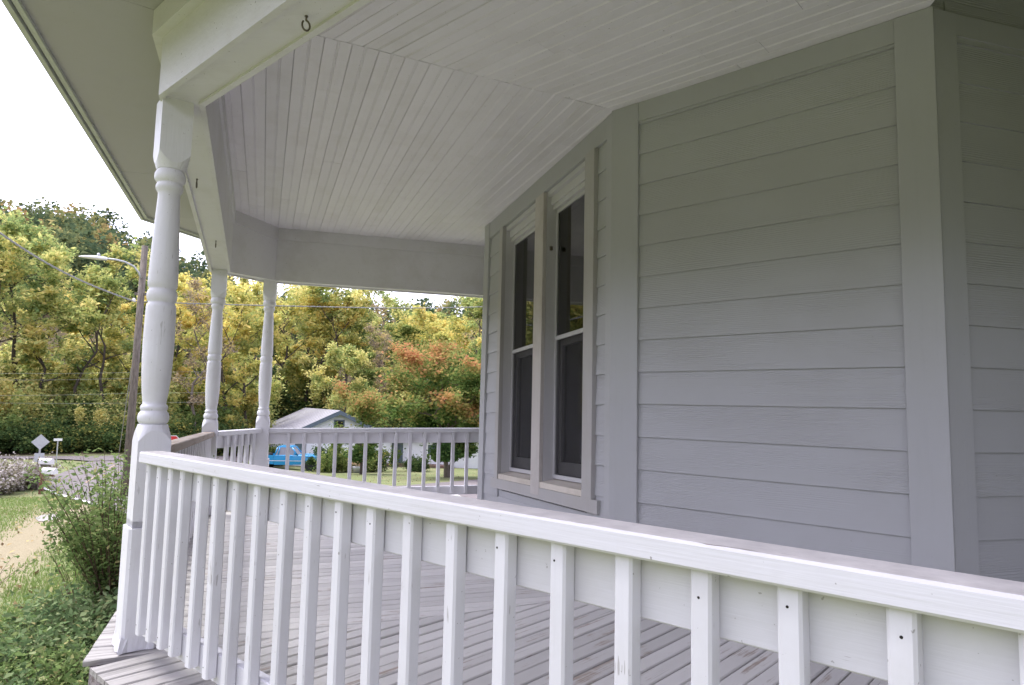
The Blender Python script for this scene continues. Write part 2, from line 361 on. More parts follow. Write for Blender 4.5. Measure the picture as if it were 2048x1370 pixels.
# ---- house walls
house = thing('farmhouse', 'light grey house with embossed lap siding and wide corner boards behind the porch railing', 'house', (*K1, FLOOR - .5))
HZ = -(FLOOR - .5)                                           # child heights: z + HZ
def wall(P, az, length, out, name='wall'):
    "Empty in the wall's frame: x along, y = into the house when out = -1"
    return link(name, None, house, (P.x - K1.x, P.y - K1.y, HZ), (0, 0, th(az)))
def lap(out, z0, z1, x0, x1, t=.0):
    "one lap board, butt edge at the bottom"
    o = out; pr = [(o * .004, z0), (o * .0175, z0), (o * .0165, z0 + .002), (o * .006, z1), (o * -.004, z1)]
    if o > 0: pr = pr[::-1]
    m_ = MB(); m_.prism([(a, b) for a, b in pr][::-1], x0, x1, 'x'); return m_
EXPO = .1866; Z_LEVELS = [1.518 - EXPO * k for k in range(-1, 17)]
def clad(P, az, length, out, x0, x1, slope=lambda z: 0, skip=None):
    w = wall(P, az, length, out)
    m_ = MB(); m_.box(0, length, -.12 if out > 0 else .0, 0 if out > 0 else .12, FLOOR - .45, CEIL + .6)
    if skip is None: part('sheathing', m_, M['siding'], w)
    me = {}
    for z in Z_LEVELS:
        if z < FLOOR - .35: break
        for a, b in (skip(z) if skip else [(x0, x1)]):
            key = (round(a, 3), round(b, 3))
            if key not in me: me[key] = lap(out, 0, EXPO + .012, a, b).data('siding_board', M['siding'])
            link('siding_board', me[key], w, (0, 0, z + rng.uniform(-.0012, .0012) - slope(z) * 0), (0, R(0) + math.atan(slope(z)), 0))
    return w
BWD = .158
# wall facing the front rail
w1 = clad(K1, DA, 1.66, -1, .12, 1.56)
m_ = MB().cbox(-.030, BWD, -.030, -.002, FLOOR - .4, CEIL - .003, .002, 'z'); part('corner_board', m_, M['trim'], w1)
m_ = MB().cbox(1.66 - BWD + .028, 1.69, -.030, -.002, FLOOR - .4, CEIL - .003, .002, 'z'); part('corner_board', m_, M['trim'], w1)
part('frieze_board', MB().box(BWD - .001, 1.66 - BWD + .027, -.024, -.003, 1.722, CEIL - .002), M['trim'], w1)
# wall to the right
w0 = clad(K0, DB, 1.15, -1, .10, 1.15)
part('corner_board', MB().cbox(-.004, BWD - .02, -.030, -.002, FLOOR - .4, CEIL - .0035, .002, 'z'), M['trim'], w0)
part('frieze_board', MB().box(BWD - .021, 1.13, -.024, -.003, 1.735, CEIL - .002), M['trim'], w0)
wr = clad(KW, 164, 3.2, -1, 0, 3.2)                          # unseen wall, added to block light at the right end of the porch
# window wall; it has sunk towards its far end
W2L = 2.93
def sag(u, z): return -(u / 2.2) * (.025 + .075 * (1.7 - z) / 2.3)
OP = [(.41, 1.21), (1.41, 2.29)]; WZ0, WZ1 = -.56, 1.70
def rows(z):
    zt = z + EXPO
    return [(.12, .27), (2.36, W2L - .1)] if (zt > -.66 and z < 1.69) else [(.12, W2L - .1)]
w2 = clad(K1, DC, W2L, 1, .12, W2L - .1, lambda z: -sag(1, z), rows)
m_ = MB()
for x0, x1, z0, z1 in ((0, .41, FLOOR - .45, CEIL + .6), (1.21, 1.41, -.65, 1.7), (2.29, W2L, FLOOR - .45, CEIL + .6), (.41, 2.29, FLOOR - .45, -.66), (.41, 2.29, 1.7, CEIL + .6)): m_.box(x0, x1, -.12, 0, z0, z1)
m_.shear(lambda x, y, z: sag(x, z)); part('sheathing', m_, M['siding'], w2)
part('corner_board', MB().cbox(-.002, .105, .002, .030, FLOOR - .4, CEIL - .003, .002, 'z'), M['trim'], w2)
part('corner_board', MB().cbox(W2L - .135, W2L + .03, .002, .034, FLOOR - .4, CEIL - .003, .002, 'z'), M['trim'], w2, rot=(0, R(-.9), 0), loc=(.012, 0, 0))
m_ = MB().box(.10, W2L - .13, .003, .026, 1.70, CEIL - .002); m_.shear(lambda x, y, z: sag(x, z) * .6 if z < 1.8 else 0); part('frieze_board', m_, M['trim'], w2)
def sagged(m_): return m_.shear(lambda x, y, z: sag(x, z))
part('apron', sagged(MB().box(.19, 2.52, .004, .034, -.645, -.561)), M['casing'], w2)
part('casing', sagged(MB().cbox(.262, .41, .005, .042, -.560, 1.699, .002, 'z')), M['casing'], w2)
part('mullion', sagged(MB().cbox(1.215, 1.405, .005, .036, -.615, 1.699, .003, 'z')), M['mull'], w2)
part('casing', sagged(MB().cbox(2.29, 2.385, .005, .042, -.560, 1.699, .002, 'z')), M['casing'], w2)
for wi, (a, b) in enumerate(OP):
    win = link('window', None, w2.parent, w2.location, w2.rotation_euler)
    win['label'] = 'double-hung window beside the front corner board' if wi == 0 else 'double-hung window nearer the far railing'
    G = -.075
    part('jamb', sagged(MB().box(b - .001, b + .012, G - .05, .004, -.60, 1.699)), M['vinyl'], win)
    part('jamb', sagged(MB().box(a - .012, a + .001, G - .05, .004, -.60, 1.699)), M['vinyl'], win)
    part('head', sagged(MB().box(a, b, G - .05, .003, 1.665, 1.699).box(a, b, G - .05, -.03, 1.60, 1.664).box(a, b, G - .05, -.045, 1.563, 1.599)), M['vinyl'], win)
    part('sill', sagged(MB().hexa([(a, G - .05, -.559), (b, G - .05, -.559), (b, .031, -.559), (a, .031, -.559)], [(a, G - .05, -.492), (b, G - .05, -.492), (b, .031, -.518), (a, .031, -.518)])), M['sill'], win)
    fr = MB()
    for x0, x1, z0, z1 in ((a, a + .022, -.492, 1.563), (b - .022, b, -.492, 1.563), (a + .022, b - .022, -.492, -.462), (a + .022, b - .022, 1.535, 1.563), (a + .022, b - .022, .545, .575)): fr.box(x0, x1, G - .02, G, z0, z1)
    part('storm_frame', sagged(fr), M['vinyl'], win)
    sh = MB()
    for x0, x1, z0, z1 in ((a + .023, a + .075, -.46, 1.53), (b - .075, b - .023, -.46, 1.53), (a + .075, b - .075, -.46, -.37), (a + .075, b - .075, .50, .55)): sh.box(x0, x1, G - .075, G - .035, z0, z1)
    part('sash', sagged(sh), M['sash'], win)
    part('pane', sagged(MB().box(a + .022, b - .022, G - .013, G - .009, .575, 1.535)), M['glass'], win)
    part('pane', sagged(MB().box(a + .075, b - .075, G - .060, G - .056, -.37, .50)), M['glass'], win)
    part('insect_screen', sagged(MB().add([(a + .022, G - .011, -.462), (b - .022, G - .011, -.462), (b - .022, G - .011, .545), (a + .022, G - .011, .545)], [(0, 1, 2, 3)])), M['screen'], win)
    bl = MB()
    for k in range(22 if wi == 0 else 8):
        z = 1.5 - k * .045; bl.hexa([(a + .08, G - .112, z), (b - .08, G - .112, z), (b - .08, G - .098, z + .004), (a + .08, G - .098, z + .004)][::-1], [(a + .08, G - .122, z + .046), (b - .08, G - .122, z + .046), (b - .08, G - .119, z + .048), (a + .08, G - .119, z + .048)][::-1])
    part('blind', bl, M['blind'], win)
part('casing_block', MB().box(1.19, 1.214, -.04, -.02, 1.22, 1.25), M['steel'], w2)
# the room behind and the rest of the house
inn = lambda p, d_: p
body = [KW, K0 + dirv(20) * .25, K1 + dirv(60) * .22, K2 + dirv(70) * .35, K2 + dirv(74) * 3.0 + dirv(-16) * .3, K2 + dirv(74) * 8, KW + dirv(74) * 3.5]
mb = MB(); nb_ = len(body); vs = [(p.x - K1.x, p.y - K1.y, .05) for p in body] + [(p.x - K1.x, p.y - K1.y, 6.0) for p in body]
mb.add(vs, [tuple(range(nb_)), tuple(range(nb_, 2 * nb_))] + [(i, (i + 1) % nb_, (i + 1) % nb_ + nb_, i + nb_) for i in range(nb_)])
part('room', mb, M['room'], house)
w3 = clad(K2 + dirv(DC) * -.0, DB, 3.0, 1, .12, 3.0)          # the far side, where the far railing ends
part('corner_board', MB().cbox(-.03, BWD, .002, .030, FLOOR - .4, CEIL - .003, .002, 'z'), M['trim'], w3)

# ---- floor of the porch
deck = structure(link('porch_floor', None, None, (*P1, FLOOR)))
edge = offs(LINE, -.215)
FW = .0885
def floor_zone(az, origin, n, fars, nears, sd, mat, side):
    "boards along az laid one after the other to the right (side 1) or left (side -1) of the origin, cut by the plan lines"
    rr = random.Random(sd); d = dirv(az); nrm = Vector((d.y, -d.x)) * side
    for k in range(n):
        a = origin + nrm * (k * FW); g = .003 + rr.random() * .003
        lo = lambda off: max(lines_x(a + nrm * off, d, *q) for q in nears)
        hi = lambda off: min(lines_x(a + nrm * off, d, *q) for q in fars)
        l0, r0, l1, r1 = lo(g), lo(FW - g), hi(g), hi(FW - g)
        if min(l1 - l0, r1 - r0) < .01: continue
        t = lambda y: (y * -side - g) / (FW - 2 * g)
        pr = [(g, -.022), (g, -.004), (g + .004, 0), (FW - g - .004, .0006), (FW - g, -.004), (FW - g, -.022)]
        pr = [(-p * side, q) for p, q in pr]
        if side > 0: pr = pr[::-1]
        mb = MB().prism(pr, 0, 0, 'x', lambda y, z: l0 + (r0 - l0) * t(y), lambda y, z: l1 + (r1 - l1) * t(y))
        part('floor_board', mb, mat, deck, (a.x - P1.x, a.y - P1.y, rr.uniform(-.002, .002)), (rr.uniform(-.006, .006), 0, th(az)))
mitre = (edge[2], (K1 - edge[2]).normalized())
# boards square to the front rail and boards square to the side rail, meeting on a mitre
mo = Vector((mitre[1].y, -mitre[1].x)) * .002
floor_zone(42, edge[2], 50, [(mitre[0] + mo, mitre[1]), (K1 + dirv(42) * .1, dirv(-48))], [(edge[2], dirv(-48))], 11, M['deck'], 1)
floor_zone(DF + 90, edge[2], 58, [(mitre[0] - mo, mitre[1]), (K1 + dirv(72) * .1, dirv(DC))], [(edge[2], (edge[3] - edge[2]).normalized()), (edge[3], (edge[4] - edge[3]).normalized())], 12, M['deck'], -1)
fm = MB(); ein = offs(LINE, -.19); q3 = [(*(p - P1), 0) for p in ein[1:]] + [(*(K2 + dirv(74) * .5 - P1), 0), (*(K1 + dirv(60) * .3 - P1), 0), (*(K0 + dirv(40) * .3 - P1), 0)]
nn = len(q3); fm.add([(x, y, -.12) for x, y, z in q3] + [(x, y, -.028) for x, y, z in q3], [tuple(range(nn)), tuple(range(nn, 2 * nn))] + [(i, (i + 1) % nn, (i + 1) % nn + nn, i + nn) for i in range(nn)])
part('joists', fm, M['dark'], deck)
for i in range(1, 5): part('rim_board', strip(i, -.19, -.165, FLOOR - .30, FLOOR - .025), M['deck_out'], deck, (-P1.x, -P1.y, -FLOOR))

# ---- turned posts
def post(P, az, top, dz_top, st, floor, label):
    "st: heights of upper bead, centre bead, lower bead, shoulder"
    t = thing('porch_post', label, 'porch post', (P.x, P.y, floor), th(az), 'turned porch posts')
    b1, bc, bb = st; z = lambda v: v - floor
    k1 = (b1 - bc) / (.996 - .453); k2 = (bc - bb) / (.453 + .087)
    U = lambda v: z(bc + (v - .453) * k1); D_ = lambda v: z(bb + (v + .087) * k2)
    prof = [(.035, U(1.06)), (.052, U(1.035)), (.060, U(1.022)), (.0655, U(1.008)), (.0665, U(.996)), (.0645, U(.982)), (.057, U(.971)), (.052, U(.968)), (.0535, U(.964)), (.0575, U(.955)), (.0585, U(.947)), (.0565, U(.936)), (.050, U(.926)), (.0465, U(.918)),
            (.0465, U(.90)), (.050, U(.83)), (.0545, U(.74)), (.0585, U(.64)), (.0615, U(.56)), (.062, U(.515)), (.0605, U(.493)), (.055, U(.486)), (.0545, U(.482)), (.0585, U(.476)), (.0625, U(.465)), (.0635, U(.453)), (.0625, U(.440)), (.0585, U(.429)), (.0545, U(.423)), (.0545, D_(.419)), (.0605, D_(.413)), (.062, D_(.40)),
            (.0635, D_(.33)), (.0645, D_(.25)), (.0635, D_(.18)), (.060, D_(.10)), (.0545, D_(.03)), (.049, D_(-.012)), (.0475, D_(-.026)), (.051, D_(-.030)), (.0555, D_(-.036)), (.0562, D_(-.043)), (.054, D_(-.051)), (.0515, D_(-.054)), (.0535, D_(-.058)), (.060, D_(-.066)), (.0635, D_(-.078)), (.064, D_(-.088)), (.062, D_(-.100)), (.056, D_(-.110)), (.050, D_(-.113)), (.047, D_(-.14))]
    part('turned_shaft', MB().lathe(prof[::-1], 28), M['white_post'], t)
    s = .066
    def block(z_in, z_out, z_end):                            # square block whose end is cut back to the round by four curved chamfers
        mb = MB(); ring = []
        n = 8
        def sq(r_sq, zc, zm):
            pts = []
            for side in range(4):
                a0 = math.pi / 4 + side * math.pi / 2
                c0 = Vector((math.cos(a0), math.sin(a0))) * r_sq * math.sqrt(2); c1 = Vector((math.cos(a0 + math.pi / 2), math.sin(a0 + math.pi / 2))) * r_sq * math.sqrt(2)
                for j in range(n):
                    f = j / n; p = c0.lerp(c1, f); w = (2 * f - 1) ** 2
                    pts.append((p.x, p.y, zm + (zc - zm) * w))
            return pts
        def rnd(r, zz):
            pts = []
            for j in range(4 * n):
                a = math.pi / 4 + j * math.pi / 2 / n; pts.append((r * math.cos(a), r * math.sin(a), zz))
            return pts
        rings = [sq(s, z_end, z_end), sq(s, z_out, z_in + (z_out - z_in) * .35), rnd(.060, z_in)]
        N = 4 * n; vs = sum(rings, [])
        fs = [(i * N + j, i * N + (j + 1) % N, (i + 1) * N + (j + 1) % N, (i + 1) * N + j) for i in range(2) for j in range(N)]
        fs += [tuple(range(N)), tuple(range(2 * N, 3 * N))]
        return mb.add(vs, fs)
    part('upper_block', block(U(1.028), U(1.10), z(top) + .004), M['white_post'], t)
    part('lower_block', block(D_(-.114), D_(-.185), z(-.53) - .05), M['white_post'], t)
    pl = MB(); a = .078; h = z(-.53 + dz_top)
    pl.cbox(-a, a, -a, a, 0.004, h - .03, .012, 'z')
    pl.hexa([(-a + .012, -a + .012, h - .03), (a - .012, -a + .012, h - .03), (a - .012, a - .012, h - .03), (-a + .012, a - .012, h - .03)], [(-s, -s, h), (s, -s, h), (s, s, h), (-s, s, h)])
    part('plinth', pl, M['white_post'], t)
    fl = MB(); N = 48; rr = random.Random(int(P.x * 100)); lo = []; hi = []
    for j in range(N):                                        # curled, split paint skirt at the foot
        f = j / N * 4; sd = int(f); g = f - sd; c = [(-1, -1), (1, -1), (1, 1), (-1, 1)]
        p = Vector(c[sd]).lerp(Vector(c[(sd + 1) % 4]), g) * a; k = 1 + rr.uniform(.02, .20)
        lo.append((p.x * k, p.y * k, .004 + rr.uniform(0, .006))); hi.append((p.x * 1.012, p.y * 1.012, .05 + rr.uniform(0, .03)))
    fl.add(lo + hi, [(j, (j + 1) % N, (j + 1) % N + N, j + N) for j in range(N)]); part('peeling_skirt', fl, M['white_post'], t)
    return t
post(P1, 141, 1.374, 0, (1.018, .464, -.089), FLOOR, 'tall turned white post where the front railing meets the brown-topped side railing')
post(P2, 160, ZB[3] + .014, -.06, (.938, .396, -.162), FLOOR, 'turned white post between the weathered side railing and the short railing')
post(P3, 164, ZB[4] + .014, -.05, (1.028, .433, -.135), FLOOR, 'turned white post at the corner of the far railing, seen beside the blue truck')
post(P0, 150, 1.374, 0, (.996, .453, -.087), FLOOR, 'turned white post at the end of the front railing farthest from the lawn shrub')

# ---- railings
def railing(label, A, B, zA, zB, us, capmat, subz=.165, gap=.065, cap0=None):
    L = (B - A).length; az = azof(B - A)
    t = thing('porch_railing', label, 'railing', (A.x, A.y, FLOOR), th(az), 'white porch railings')
    k = (zB - zA) / L; sh = lambda x, y, z: k * x; z0 = zA - FLOOR          # y < 0 is the outside
    # cap, apron board and bottom rail lie behind the balusters
    cp_ = MB().cbox(gap if cap0 is None else cap0, L - gap, -.045, .050, z0 - .046, z0, .005).shear(sh); part('cap_rail', cp_, capmat, t)
    part('upper_rail', MB().cbox(gap, L - gap, .0125, .0485, z0 - subz, z0 - .0465, .003).shear(sh), M['white'] if capmat is M['cap_top'] else capmat, t)
    part('bottom_rail', MB().cbox(gap, L - gap, .0125, .0485, z0 - .748, z0 - .650, .003).shear(sh), M['white'], t)
    zb0 = z0 - .047; zb1 = z0 - .724
    me = MB().cbox(0, .038, -.026, .012, zb1, zb0, .005, 'z').data('baluster', M['white_v'])
    nm = MB().lathe([(.0024, -.0012), (.0024, .0006)], 8).data('nail', M['dark'])
    for u in us:
        b = link('baluster', me, t, (u, 0, k * u), (R(rng.uniform(-.15, .15)), R(rng.uniform(-.25, .25)), R(rng.uniform(-1.2, 1.2))))
        if len(us) > 15:
            for zz in (z0 - .075 - rng.uniform(0, .02), z0 - .69 + rng.uniform(0, .015)):
                if rng.random() < .85: link('nail', nm, b, (rng.uniform(.010, .022), -.0258, zz), (R(90), 0, 0))
    return t
us_px = [288.5, 308.6, 331.3, 354.5, 388.4, 423, 459.5, 504, 554.7, 607.7, 665.8, 730.8, 803.8, 889.6, 986, 1098.5, 1226, 1376, 1555, 1767, 2028.7]
U0 = -3.145
RA, RB = A2(U0, 1.111), A2(.86, 1.111)
uw = [-2.985, -2.881, -2.769, -2.661, -2.513, -2.373, -2.237, -2.084, -1.926, -1.776, -1.628, -1.479, -1.329, -1.173, -1.02, -.864, -.712, -.56, -.408, -.259, -.11, .04, .19, .34, .49, .64]
railing('long bright white front railing with square balusters along the lawn', RA, RB, -.222, -.222, [u - U0 for u in uw], M['cap_top'], gap=.085, cap0=.125)
def even(L, s, n): return [s + i * (L - 2 * s - .038) / (n - 1) for i in range(n)]
M['bare'] = deck_mat('bare_weathered_rail', (.34, .28, .225), (.19, .14, .10), .8)
L12 = (P2 - P1).length
railing('side railing with a weathered brown top between two turned posts', P1, P2, -.222, RAILZ[3], even(L12, .16, 22), M['bare'])
railing('short white railing between the two far turned posts', P2, P3, RAILZ[3], RAILZ[4], [.211, .31, .418, .506, .597], M['white'])
railing('far railing with white balusters, in front of the blue truck and the lawn', P3, P3 + dirv(74) * 2.44, RAILZ[4], RAILZ[5], [.245 + .1615 * i for i in range(13)], M['white'])
# ---- screw hooks under the beams
for (x, y, z, lab) in ((613, 45, 1.374, 'steel screw hook under the beam over the front railing'), (394, 365, 1.32, 'steel screw hook under the side beam, nearer the tall front post'), (432, 487, 1.262, 'steel screw hook under the side beam, close to its far post')):
    q = pz(x, y - 14 * 2.3 / pz(x, y, z).to_2d().length, z)
    pts = [(0, 0, .002), (0, 0, -.018)] + [(.0145 * math.sin(a), 0, -.036 + .019 * math.cos(a)) for a in [i * .5 for i in range(0, 12)]]
    tag(part('screw_hook', MB().tube(pts, .0036, 6).lathe([(.007, -.003), (.006, .0)], 8), M['steel'], None, q, (0, 0, R(40) if y < 100 else R(108))), lab, 'hook', 'screw hooks for hanging baskets')
# ================================================================ the land
def interp(x, xs, ys):
    return float(np.interp(x, xs, ys))
def sstep(a, b, x):
    t = min(1, max(0, (x - a) / (b - a))); return t * t * (3 - 2 * t)
LD = [0, 3, 6, 8, 12, 18, 26, 35, 48, 60]; LZ = [-1.60, -1.62, -1.70, -1.90, -2.25, -2.75, -3.12, -3.35, -3.58, -3.45]
RZ = [-1.60, -1.62, -1.75, -1.95, -2.30, -2.80, -3.22, -3.83, -4.72, -4.95]
def gz(x, y):
    D = math.hypot(x, y); az = math.degrees(math.atan2(x, y))
    t = sstep(-30, -14, az)
    z = interp(D, LD, LZ) * (1 - t) + interp(D, LD, RZ) * t
    if y < 0: z = z * (1 - min(1, -y / 12)) + (-1.6) * min(1, -y / 12)
    if D > 56:
        sl = interp(az, [-95, -70, -45, -32, -26, -22, -12, 0, 40, 90], [.05, .2, .255, .265, .205, .155, .155, .16, .15, .05])
        h = sl * (D - 60 + 4 * math.exp(-(D - 56) / 6)); h = max(h, 0) if D < 300 else sl * 240
        z += h * (1 if abs(az) < 95 else 0) + noise.noise((x * .03, y * .03, 0)) * min(3, (D - 56) * .06)
    return z
def gpt(x, y, dz=0.0): return Vector((x, y, gz(x, y) + dz))
def gpol(az, D, dz=0.0): p = pol(az, D); return gpt(p.x, p.y, dz)
def gpx(x, y):
    "ground point seen at a picture position"
    v = right * (x - 1024) - up * (y - 685) + fwd * 1344; v = v / math.hypot(v.x, v.y); D = 2.0
    while D < 200:
        if v.z * D < gz(v.x * D, v.y * D): break
        D += .05
    return Vector((v.x * D, v.y * D, gz(v.x * D, v.y * D)))
DRY = [gpx(*p).to_2d() for p in ((175, 1012), (110, 1045), (45, 1090), (-60, 1150), (-200, 1230))]
BARE = [gpx(*p).to_2d() for p in ((105, 1035), (80, 1050))]
def dseg(p, pts):
    best = 9e9
    for a, b in zip(pts, pts[1:]):
        ab = b - a; t = max(0, min(1, (p - a).dot(ab) / ab.length_squared)); best = min(best, (p - a - ab * t).length)
    return best
azs = sorted(set([-180 + 4 * i for i in range(91)] + [-46 + .5 * i for i in range(100)]))[:-1]
Ds = [1.0]
while Ds[-1] < 420: Ds.append(Ds[-1] * 1.045 + .02)
vs = []; dry = []
for D in Ds:
    for a in azs:
        p = pol(a, D); vs.append((p.x, p.y, gz(p.x, p.y)))
        q = Vector((p.x, p.y)); v = 0
        if D < 45 and -60 < a < -15: v = max(0, 1 - dseg(q, DRY) / (.55 + D * .055)); 
        if D > (48.8 if a < -24 else 54): v = -1
        dry.append(v)
na = len(azs); fs = [(i * na + j, i * na + (j + 1) % na, (i + 1) * na + (j + 1) % na, (i + 1) * na + j) for i in range(len(Ds) - 1) for j in range(na)]
vs.append((0, 0, -1.6)); fs += [(len(vs) - 1, (j + 1) % na, j) for j in range(na)]; dry.append(0)
me = bpy.data.meshes.new('ground'); me.from_pydata(vs, [], [f[::-1] for f in fs]); me.update()
at = me.attributes.new('dry', 'FLOAT', 'POINT'); at.data.foreach_set('value', dry)
me.polygons.foreach_set('use_smooth', [True] * len(me.polygons))
def lawn_mat():
    m, n, b = mat_new('lawn'); co = coords(n, kind='Position')
    a = nd(n, 'Attribute'); a.attribute_name = 'dry'
    n1 = noi(n, co, .55, 5, .65); n2 = noi(n, co, 5, 4, .7); n3 = noi(n, co, 40, 3, .7)
    g = ramp(n, n1.outputs[0], [(.3, (.15, .185, .078)), (.5, (.195, .22, .10)), (.7, (.26, .24, .14))])
    fine = ramp(n, n3.outputs[0], [(.3, g3(.55)), (.7, g3(1.3))]); g2 = mix(n, 1, g.outputs[0], fine.outputs[0], 'MULTIPLY')
    ad = nd(n, 'Math', operation='MULTIPLY_ADD'); n.links.new(n2.outputs[0], ad.inputs[0]); ad.inputs[1].default_value = .55; ad2 = nd(n, 'Math', operation='ADD'); n.links.new(a.outputs['Fac'], ad2.inputs[0]); ad2.inputs[1].default_value = -.12
    n.links.new(ad2.outputs[0], ad.inputs[2]); f = ramp(n, ad.outputs[0], [(.42, g3(0)), (.72, g3(.92))])
    tan = ramp(n, n3.outputs[0], [(.3, (.22, .18, .11)), (.7, (.36, .31, .21))]); c = mix(n, f.outputs[0], g2, tan.outputs[0])
    ltr = ramp(n, n2.outputs[0], [(.3, (.06, .05, .028)), (.55, (.11, .085, .05)), (.75, (.08, .085, .035))]); neg = nd(n, 'Math', operation='MULTIPLY'); neg.inputs[1].default_value = -1; neg.use_clamp = True
    n.links.new(a.outputs['Fac'], neg.inputs[0]); c = mix(n, neg.outputs[0], c, ltr.outputs[0])
    n.links.new(c, b.inputs['Base Color']); b.inputs['Roughness'].default_value = .95; b.inputs['Specular IOR Level'].default_value = .1
    bump(n, b, n3.outputs[0], .6, .03); return m
me.materials.append(lawn_mat()); structure(link('ground', me))

def asphalt(name, col):
    m, n, b = mat_new(name); co = coords(n, kind='Position'); a = noi(n, co, 1.1, 5, .6); f = noi(n, co, 60, 3, .7)
    c1 = ramp(n, a.outputs[0], [(.3, tuple(v * .8 for v in col)), (.7, tuple(v * 1.15 for v in col))]); c2 = ramp(n, f.outputs[0], [(.3, g3(.75)), (.7, g3(1.2))])
    n.links.new(mix(n, 1, c1.outputs[0], c2.outputs[0], 'MULTIPLY'), b.inputs['Base Color']); b.inputs['Roughness'].default_value = .9; return m
M['road'] = asphalt('old_asphalt', (.155, .135, .133)); M['gravel'] = asphalt('pale_gravel', (.30, .28, .25))
def sheet(name, Lp, Rp, mat, lift, n=6, sub=5):
    A = [gpx(*p) for p in Lp]; B = [gpx(*p) for p in Rp]
    def dense(P):
        out = []
        for a, b in zip(P, P[1:]): out += [a.lerp(b, k / sub) for k in range(sub)]
        return out + [P[-1]]
    A, B = dense(A), dense(B); vs = []; fs = []
    for a, b in zip(A, B):
        for k in range(n + 1):
            q = a.lerp(b, k / n); vs.append((q.x, q.y, gz(q.x, q.y) + lift))
    for i in range(len(A) - 1):
        for k in range(n): j = i * (n + 1) + k; fs.append((j, j + 1, j + n + 2, j + n + 1))
    return part(name, MB().add(vs, fs, True), mat)
RL = [(1060, 1003), (900, 1022), (720, 1040), (540, 1047), (400, 1048), (290, 1040), (210, 1020), (150, 1002), (105, 990), (76, 975), (82, 966), (105, 955), (135, 942), (163, 931), (180, 923)]
RR = [(1060, 951), (957, 960), (816, 972), (680, 983), (560, 992), (450, 999), (370, 1003), (320, 1003), (292, 996), (270, 984), (263, 972), (266, 962), (282, 945), (300, 933), (318, 923)]
structure(sheet('road', RL, RR, M['road'], .035))
structure(sheet('cross_road', [(-120, 919.5), (0, 919), (90, 919), (140, 921), (180, 924), (318, 924), (420, 924), (520, 924)], [(-120, 914), (0, 914), (90, 914), (140, 914), (180, 914), (318, 914), (420, 914), (520, 914)], M['road'], .06))
wl = RL[6:10]; structure(sheet('road_edge_line', [(x - 1.5, y - 1) for x, y in wl] , [(x + 5, y - 2.5) for x, y in wl], plain('line_paint', (.72, .71, .69), .8), .045, 1))
structure(sheet('road_centre_line', [(169, 968), (191, 954), (212, 941), (230, 931)], [(173.5, 968), (194.5, 954), (215, 941), (232.5, 931)], plain('yellow_line', (.36, .26, .18), .8, 0, .5), .045, 1))
structure(sheet('gravel_patch', [(70, 1037), (84, 1031), (104, 1028), (122, 1031)], [(76, 1043), (90, 1044), (108, 1041), (124, 1036)], M['gravel'], .012, 3))

# ================================================================ foliage
def leaf_mat(name, stops, trans=.35, rough=.6, spread=.0):
    m = bpy.data.materials.new(name); m.use_nodes = True; n = m.node_tree; n.nodes.clear(); out = nd(n, 'OutputMaterial')
    a = nd(n, 'Attribute'); a.attribute_name = 'tone'; oi = nd(n, 'ObjectInfo')
    sc = nd(n, 'MapRange'); sc.inputs[3].default_value = -spread; sc.inputs[4].default_value = spread; n.links.new(oi.outputs['Random'], sc.inputs[0])
    ad = nd(n, 'Math', operation='ADD'); ad.use_clamp = True; n.links.new(a.outputs['Fac'], ad.inputs[0]); n.links.new(sc.outputs[0], ad.inputs[1])
    c = ramp(n, ad.outputs[0], stops); d = nd(n, 'BsdfDiffuse'); t = nd(n, 'BsdfTranslucent'); mx = nd(n, 'MixShader'); mx.inputs[0].default_value = trans
    n.links.new(c.outputs[0], d.inputs[0]); n.links.new(c.outputs[0], t.inputs[0]); n.links.new(d.outputs[0], mx.inputs[1]); n.links.new(t.outputs[0], mx.inputs[2]); n.links.new(mx.outputs[0], out.inputs[0]); return m
